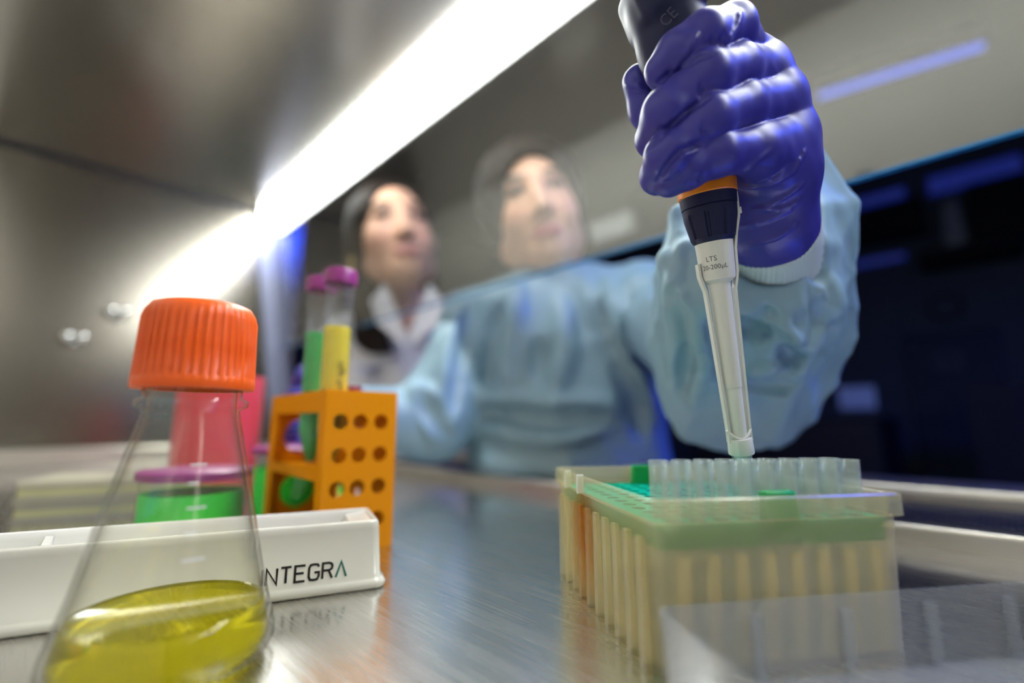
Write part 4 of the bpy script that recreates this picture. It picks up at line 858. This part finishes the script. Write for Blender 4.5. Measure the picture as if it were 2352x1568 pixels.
s.warp(lambda X, Y, Z: 2.6 * np.abs(np.sin(X * .055 + Z * .045 + 1.2 * np.sin(Y * .021 + Z * .017))) + 1.8 * np.abs(np.sin(Y * .07 - Z * .06 + 1.1 * np.sin(X * .03))) - 4.2)
SG = (230.0, 470.0, .8)
for pts in ([(1700, 700), (1760, 732), (1850, 800)], [(1862, 640), (1870, 720), (1864, 800)], [(1562, 520), (1592, 640), (1650, 700)], [(1650, 700), (1705, 690)], [(1600, 720), (1620, 820), (1592, 930)], [(1720, 850), (1800, 830)], [(1780, 690), (1850, 690)], [(1540, 640), (1560, 760), (1555, 860)], [(1900, 640), (1915, 720), (1905, 800)]):
    wrinkle(s, pts, 5, 4, 5, 'u', SG, 8, 30)
for pts in ([(1690, 738), (1770, 775), (1840, 835)], [(1582, 560), (1572, 640), (1600, 700)], [(1842, 650), (1850, 760)], [(1660, 865), (1760, 900), (1830, 890)], [(1890, 580), (1882, 660), (1888, 740)], [(1640, 740), (1660, 840)], [(1580, 800), (1570, 900)]):
    wrinkle(s, pts, 4, 2.6, 5, 'sub', SG, 8, 30)
# hollow opening for the wrist
axw = dep(1768, 560, 262) - dep(1760, 660, 320); s.plane(dep(1768, 590, 268), -FWD, 3); s.cone(dep(1772, 520, 240), dep(1766, 570, 290), 24, 26, 3, 'sub')
a_, b_ = s.mesh(1); sl = mesh_obj('gown_sleeve', a_, b_.tolist(), MAT['gown'], op, True)
# knit cuff
c0, c1 = dep(1770, 520, 256), dep(1764, 588, 298); ca = (c1 - c0) / np.linalg.norm(c1 - c0); cu = np.cross(ca, [0, 0, 1.0]); cu /= np.linalg.norm(cu); cw = np.cross(ca, cu); cv_ = []; cf = []; nn_ = 180
for i, (t, r) in enumerate(((0, 20.5), (.0, 22.4), (.05, 23.4), (.3, 25.0), (.6, 27.0), (1.0, 30.0))):
    for k in range(nn_):
        a = 2 * math.pi * k / nn_; rr2 = r + .45 * math.sin(a * 60) * (i > 1); cv_.append(c0 + ca * t * np.linalg.norm(c1 - c0) + rr2 * (math.cos(a) * cu + math.sin(a) * cw))
cf = [(i*nn_+k, i*nn_+(k+1) % nn_, (i+1)*nn_+(k+1) % nn_, (i+1)*nn_+k) for i in range(5) for k in range(nn_)]
mesh_obj('knit_cuff', cv_, cf, MAT['cuff'], sl, True)

# glove holding the pipette
s = SDF(np.minimum.reduce([dep(1400, 0, 190), dep(1900, 640, 285), dep(1400, 640, 240), dep(1900, 0, 230)]) - 12, np.maximum.reduce([dep(1400, 0, 250), dep(1900, 640, 285), dep(1900, 0, 260)]) + 15, 0.8)
D_ = lambda x, y, d: dep(x, y, d)
mi, mm_, mr_, mp = D_(1722, 150, 236), D_(1748, 165, 228), D_(1786, 232, 229), D_(1806, 318, 232)
wri = D_(1770, 528, 262)
for m_, r in ((mi, 11.5), (mm_, 12), (mr_, 12), (mp, 12.5)): s.cone(m_, wri, r, 17, 10)
s.cone(D_(1790, 385, 236), D_(1772, 510, 250), 14.0, 17.0, 12); s.cone(D_(1722, 470, 246), D_(1765, 525, 262), 14, 17, 12); s.cone(wri, D_(1766, 562, 310), 18, 19, 8)
s.cone(D_(1632, 440, 252), D_(1720, 520, 256), 12, 15, 12)
def finger(pts, k0=7, kj=3.5):
    q = [(D_(x, y, d), r) for x, y, d, r in pts]
    for i in range(len(q) - 1): tmp.cone(q[i][0], q[i+1][0], q[i][1], q[i+1][1], kj if i else 0)
fields = []
for pts in (
    [(1722, 150, 236, 10.5), (1684, 64, 208, 9.4), (1618, 82, 197, 9.0), (1560, 122, 197, 8.6), (1522, 162, 203, 7.6)],
    [(1748, 165, 228, 11.0), (1690, 158, 207, 10.0), (1622, 176, 195, 9.8), (1528, 258, 194, 8.8), (1502, 318, 206, 8.2)],
    [(1786, 232, 229, 11.5), (1700, 246, 207, 10.1), (1624, 274, 195, 9.8), (1534, 358, 194, 8.8), (1512, 405, 206, 8.2)],
    [(1806, 318, 232, 12.0), (1728, 345, 210, 10.0), (1650, 354, 198, 8.7), (1576, 388, 197, 7.9), (1538, 412, 201, 7.3)],
    [(1640, 440, 256, 12.0), (1556, 345, 254, 11.0), (1490, 250, 246, 9.6), (1468, 188, 242, 8.3)]):
    tmp = SDF.__new__(SDF); tmp.lo, tmp.h, tmp.ax = s.lo, s.h, s.ax; tmp.F = np.full(s.F.shape, 1e3, np.float32); finger(pts); fields.append(tmp.F)
smin_ = lambda a, b, k: (lambda h: b * (1 - h) + a * h - k * h * (1 - h))(np.clip(.5 + .5 * (b - a) / k, 0, 1))
s.cone(D_(1738, 350, 214), D_(1792, 400, 236), 11, 14, 10)
acc = fields[0]                    # fingers join the palm softly but stay creased against each other
for Fg in fields[1:]: acc = smin_(acc, Fg, 0.4)
s.F = smin_(s.F, acc, 6.0).astype(np.float32)
for pts in ([(1512, 190), (1560, 158), (1610, 128), (1640, 123)], [(1487, 342), (1530, 300), (1575, 258), (1630, 222)], [(1508, 422), (1535, 376), (1563, 346), (1640, 317)]):
    wrinkle(s, pts, 1.3, 1.8, 0.8, 'sub')
for pts in ([(1848, 345), (1822, 392), (1780, 418), (1735, 428), (1696, 426)],
            [(1846, 420), (1800, 452), (1748, 478)], [(1732, 478), (1790, 480), (1834, 462)], 
            [(1700, 28), (1690, 62), (1668, 98)], [(1702, 400), (1735, 368), (1770, 345)], 
            [(1520, 190), (1545, 165), (1560, 140)], [(1600, 75), (1585, 105), (1570, 130)], [(1440, 195), (1465, 200), (1490, 212)], [(1700, 520), (1760, 505), (1815, 480)], [(1720, 560), (1780, 545), (1830, 515)]):
    wrinkle(s, pts, 0.8, 0.34, 1.6)
for pts in ([(1617, 318), (1613, 300), (1616, 282)], [(1630, 312), (1624, 292)], [(1612, 226), (1608, 206), (1612, 190)], [(1622, 218), (1620, 200)], [(1578, 428), (1586, 414)], [(1592, 430), (1600, 408)], [(1606, 420), (1614, 402)], [(1636, 100), (1640, 84)], [(1655, 100), (1662, 78)], [(1820, 375), (1780, 406), (1740, 418)]):
    wrinkle(s, pts, 0.9, 0.55, 1.2, 'sub')
s.warp(lambda X, Y, Z: .16 * np.sin(X * .30 + Z * .17 + 1.5 * np.sin(Y * .2)) * np.sin(Y * .22 - Z * .26))
a_, b_ = s.mesh(0); mesh_obj('glove', a_, b_.tolist(), MAT['glove'], op, True)

# the other gloved hand behind the rack
s = SDF(wrr - 170, wrr + 130, 2.0)
hb = dep(705, 950, 600)
s.cone(wrr, dep(770, 955, 620), 27, 28, 0); s.cone(dep(770, 955, 620), hb, 30, 32, 10); s.cone(hb, dep(700, 1000, 595), 30, 24, 10)
for i, (a, b, c) in enumerate((((720, 915, 515), (688, 880, 500), (695, 862, 478)), ((715, 935, 512), (672, 912, 490), (680, 905, 470)), ((712, 965, 510), (665, 965, 488), (676, 975, 468)), ((715, 990, 512), (675, 1005, 495), (690, 1015, 478)), ((745, 925, 530), (725, 880, 520), (705, 850, 505)))):
    a, b, c = [(x, y, d + 82) for x, y, d in (a, b, c)]; s.cone(dep(*a), dep(*b), 12, 11, 6); s.cone(dep(*b), dep(*c), 11, 9.5, 2)
a_, b_ = s.mesh(1); mesh_obj('glove', a_, b_.tolist(), MAT['glove'], op, True)

# ------------------------------------------------------------------ the second person
hc2, HR2 = head_frame(905, 548, 1040, math.radians(9), math.radians(-4), math.radians(10))
k2 = 1.13; s_r, s_l = dep(800, 790, 1060), dep(1080, 730, 1080); t2 = (s_r + s_l) / 2; sx2 = s_l - s_r; sx2[2] = 0; sx2 /= np.linalg.norm(sx2); bk2 = np.array([-sx2[1], sx2[0], 0]); bk2 = bk2 if bk2 @ back > 0 else -bk2; RT2 = np.stack([sx2, -bk2, Zv], axis=1)
lo = np.minimum.reduce([s_r, s_l, hc2]) - 220; hi = np.maximum.reduce([s_r, s_l, hc2]) + 220; lo[2] = -420; hi[2] = hc2[2] + 150
s = SDF(lo, hi, 4.0); P2 = head(s, hc2, HR2, k2); n2 = t2 + bk2 * 20 + Zv * 20
s.cone(P2(0, -25, -50), n2, 46, 50, 16); s.cone(s_r, s_l, 40, 40, 20); s.ell(t2 - Zv * 130 + bk2 * 25, (130, 92, 190), 40, 'u', RT2); s.ell(t2 - Zv * 350 + bk2 * 25, (140, 105, 170), 60, 'u', RT2)
V, Q = s.mesh(1); w2 = mesh_obj('person', V, Q.tolist(), MAT['skin'], None, True, face_colors(V, hc2, HR2, (238, 184, 152), (206, 130, 116), (60, 44, 38), k2))
tag(w2, 'person in a white lab coat with long dark hair looking on', 'person')
s = SDF(hc2 - 260, hc2 + 190, 4.0); E_ = lambda x, y, z, r, kk=0, o='u': s.ell(P2(x, y, z), np.array(r) * k2, kk, o, HR2)
E_(0, -20, 36, (84, 98, 88)); E_(-58, -20, -20, (30, 56, 90), 14); E_(54, -24, -20, (28, 48, 80), 14); s.cone(P2(-62, -30, -60), P2(-66, 10, -190), 34, 30, 20); s.cone(P2(-66, 10, -190), P2(-40, 50, -262), 30, 12, 14)
E_(0, 84, -30, (60, 76, 112), 8, 'sub'); E_(-6, 100, 20, (52, 60, 66), 8, 'sub')
a_, b_ = s.mesh(1); mesh_obj('hair', a_, b_.tolist(), MAT['hair'], w2, True)
er = P2(-78, 6, -58); m = MB(); m.tube([er + RIGHT * 11 * math.cos(t) + UP * 13 * math.sin(t) for t in np.linspace(0, 2 * math.pi, 17)], 4.5, 8).obj('earring', MAT['gold'], w2, smooth=True)
# lab coat with an open V neck and lapels
lo = np.minimum(s_r, s_l) - 200; hi = np.maximum(s_r, s_l) + 200; lo[2] = -430; hi[2] = max(s_r[2], s_l[2]) + 110
s = SDF(lo, hi, 4.0); s.cone(s_r, s_l, 56, 56, 0); s.ell(t2 - Zv * 130 + bk2 * 15, (156, 108, 210), 40, 'u', RT2); s.ell(t2 - Zv * 350 + bk2 * 18, (170, 128, 190), 60, 'u', RT2)
s.cone(n2 - Zv * 20, n2 + Zv * 34, 72, 62, 22); s.cone(s_r, dep(770, 985, 1010), 58, 52, 24); s.cone(s_l, dep(1110, 985, 1030), 58, 52, 24)
s.cone(n2 + Zv * 0, n2 + Zv * 90, 52, 60, 4, 'sub')
va, vb_ = dep(935, 668, 930), dep(938, 768, 930)
for t in np.linspace(0, 1, 9): s.cone(va * (1 - t) + vb_ * t, va * (1 - t) + vb_ * t + bk2 * 105, 46 * (1 - t) + 4, 40 * (1 - t) + 4, 3, 'sub')
s.warp(lambda X, Y, Z: 3.5 * np.sin((X * sx2[0] + Y * sx2[1]) * .07 + Z * .03) + 2.0 * np.sin(Z * .09))
a_, b_ = s.mesh(1); ct = mesh_obj('lab_coat', a_, b_.tolist(), MAT['coat'], w2, True)
for q in (-1, 1):
    v = [dep(935 + q * x, y, d) for x, y, d in ((52, 650, 968), (84, 690, 955), (70, 742, 938), (10, 792, 930), (2, 772, 932), (34, 690, 950))]; v += [p + bk2 * 8 for p in v]
    o = MB().add(v, [tuple(range(6)), tuple(range(6, 12))[::-1]] + [(i, (i+1) % 6, 6+(i+1) % 6, 6+i) for i in range(6)]).obj('lapel', MAT['coat'], ct)
pk = MB(); MAT['emb'] = plain('blue embroidery', rgb(206, 208, 232), 0.8)
for i, (x0, x1, y) in enumerate(((812, 862, 836), (812, 850, 852))):
    q = [dep(x0, y, 926), dep(x1, y, 926), dep(x1, y + 8, 926), dep(x0, y + 8, 926)]; pk.add(q + [p + bk2 * 60 for p in q], [(0,1,2,3),(7,6,5,4),(0,4,5,1),(1,5,6,2),(2,6,7,3),(3,7,4,0)])
pk.obj('embroidery', MAT['emb'], ct)
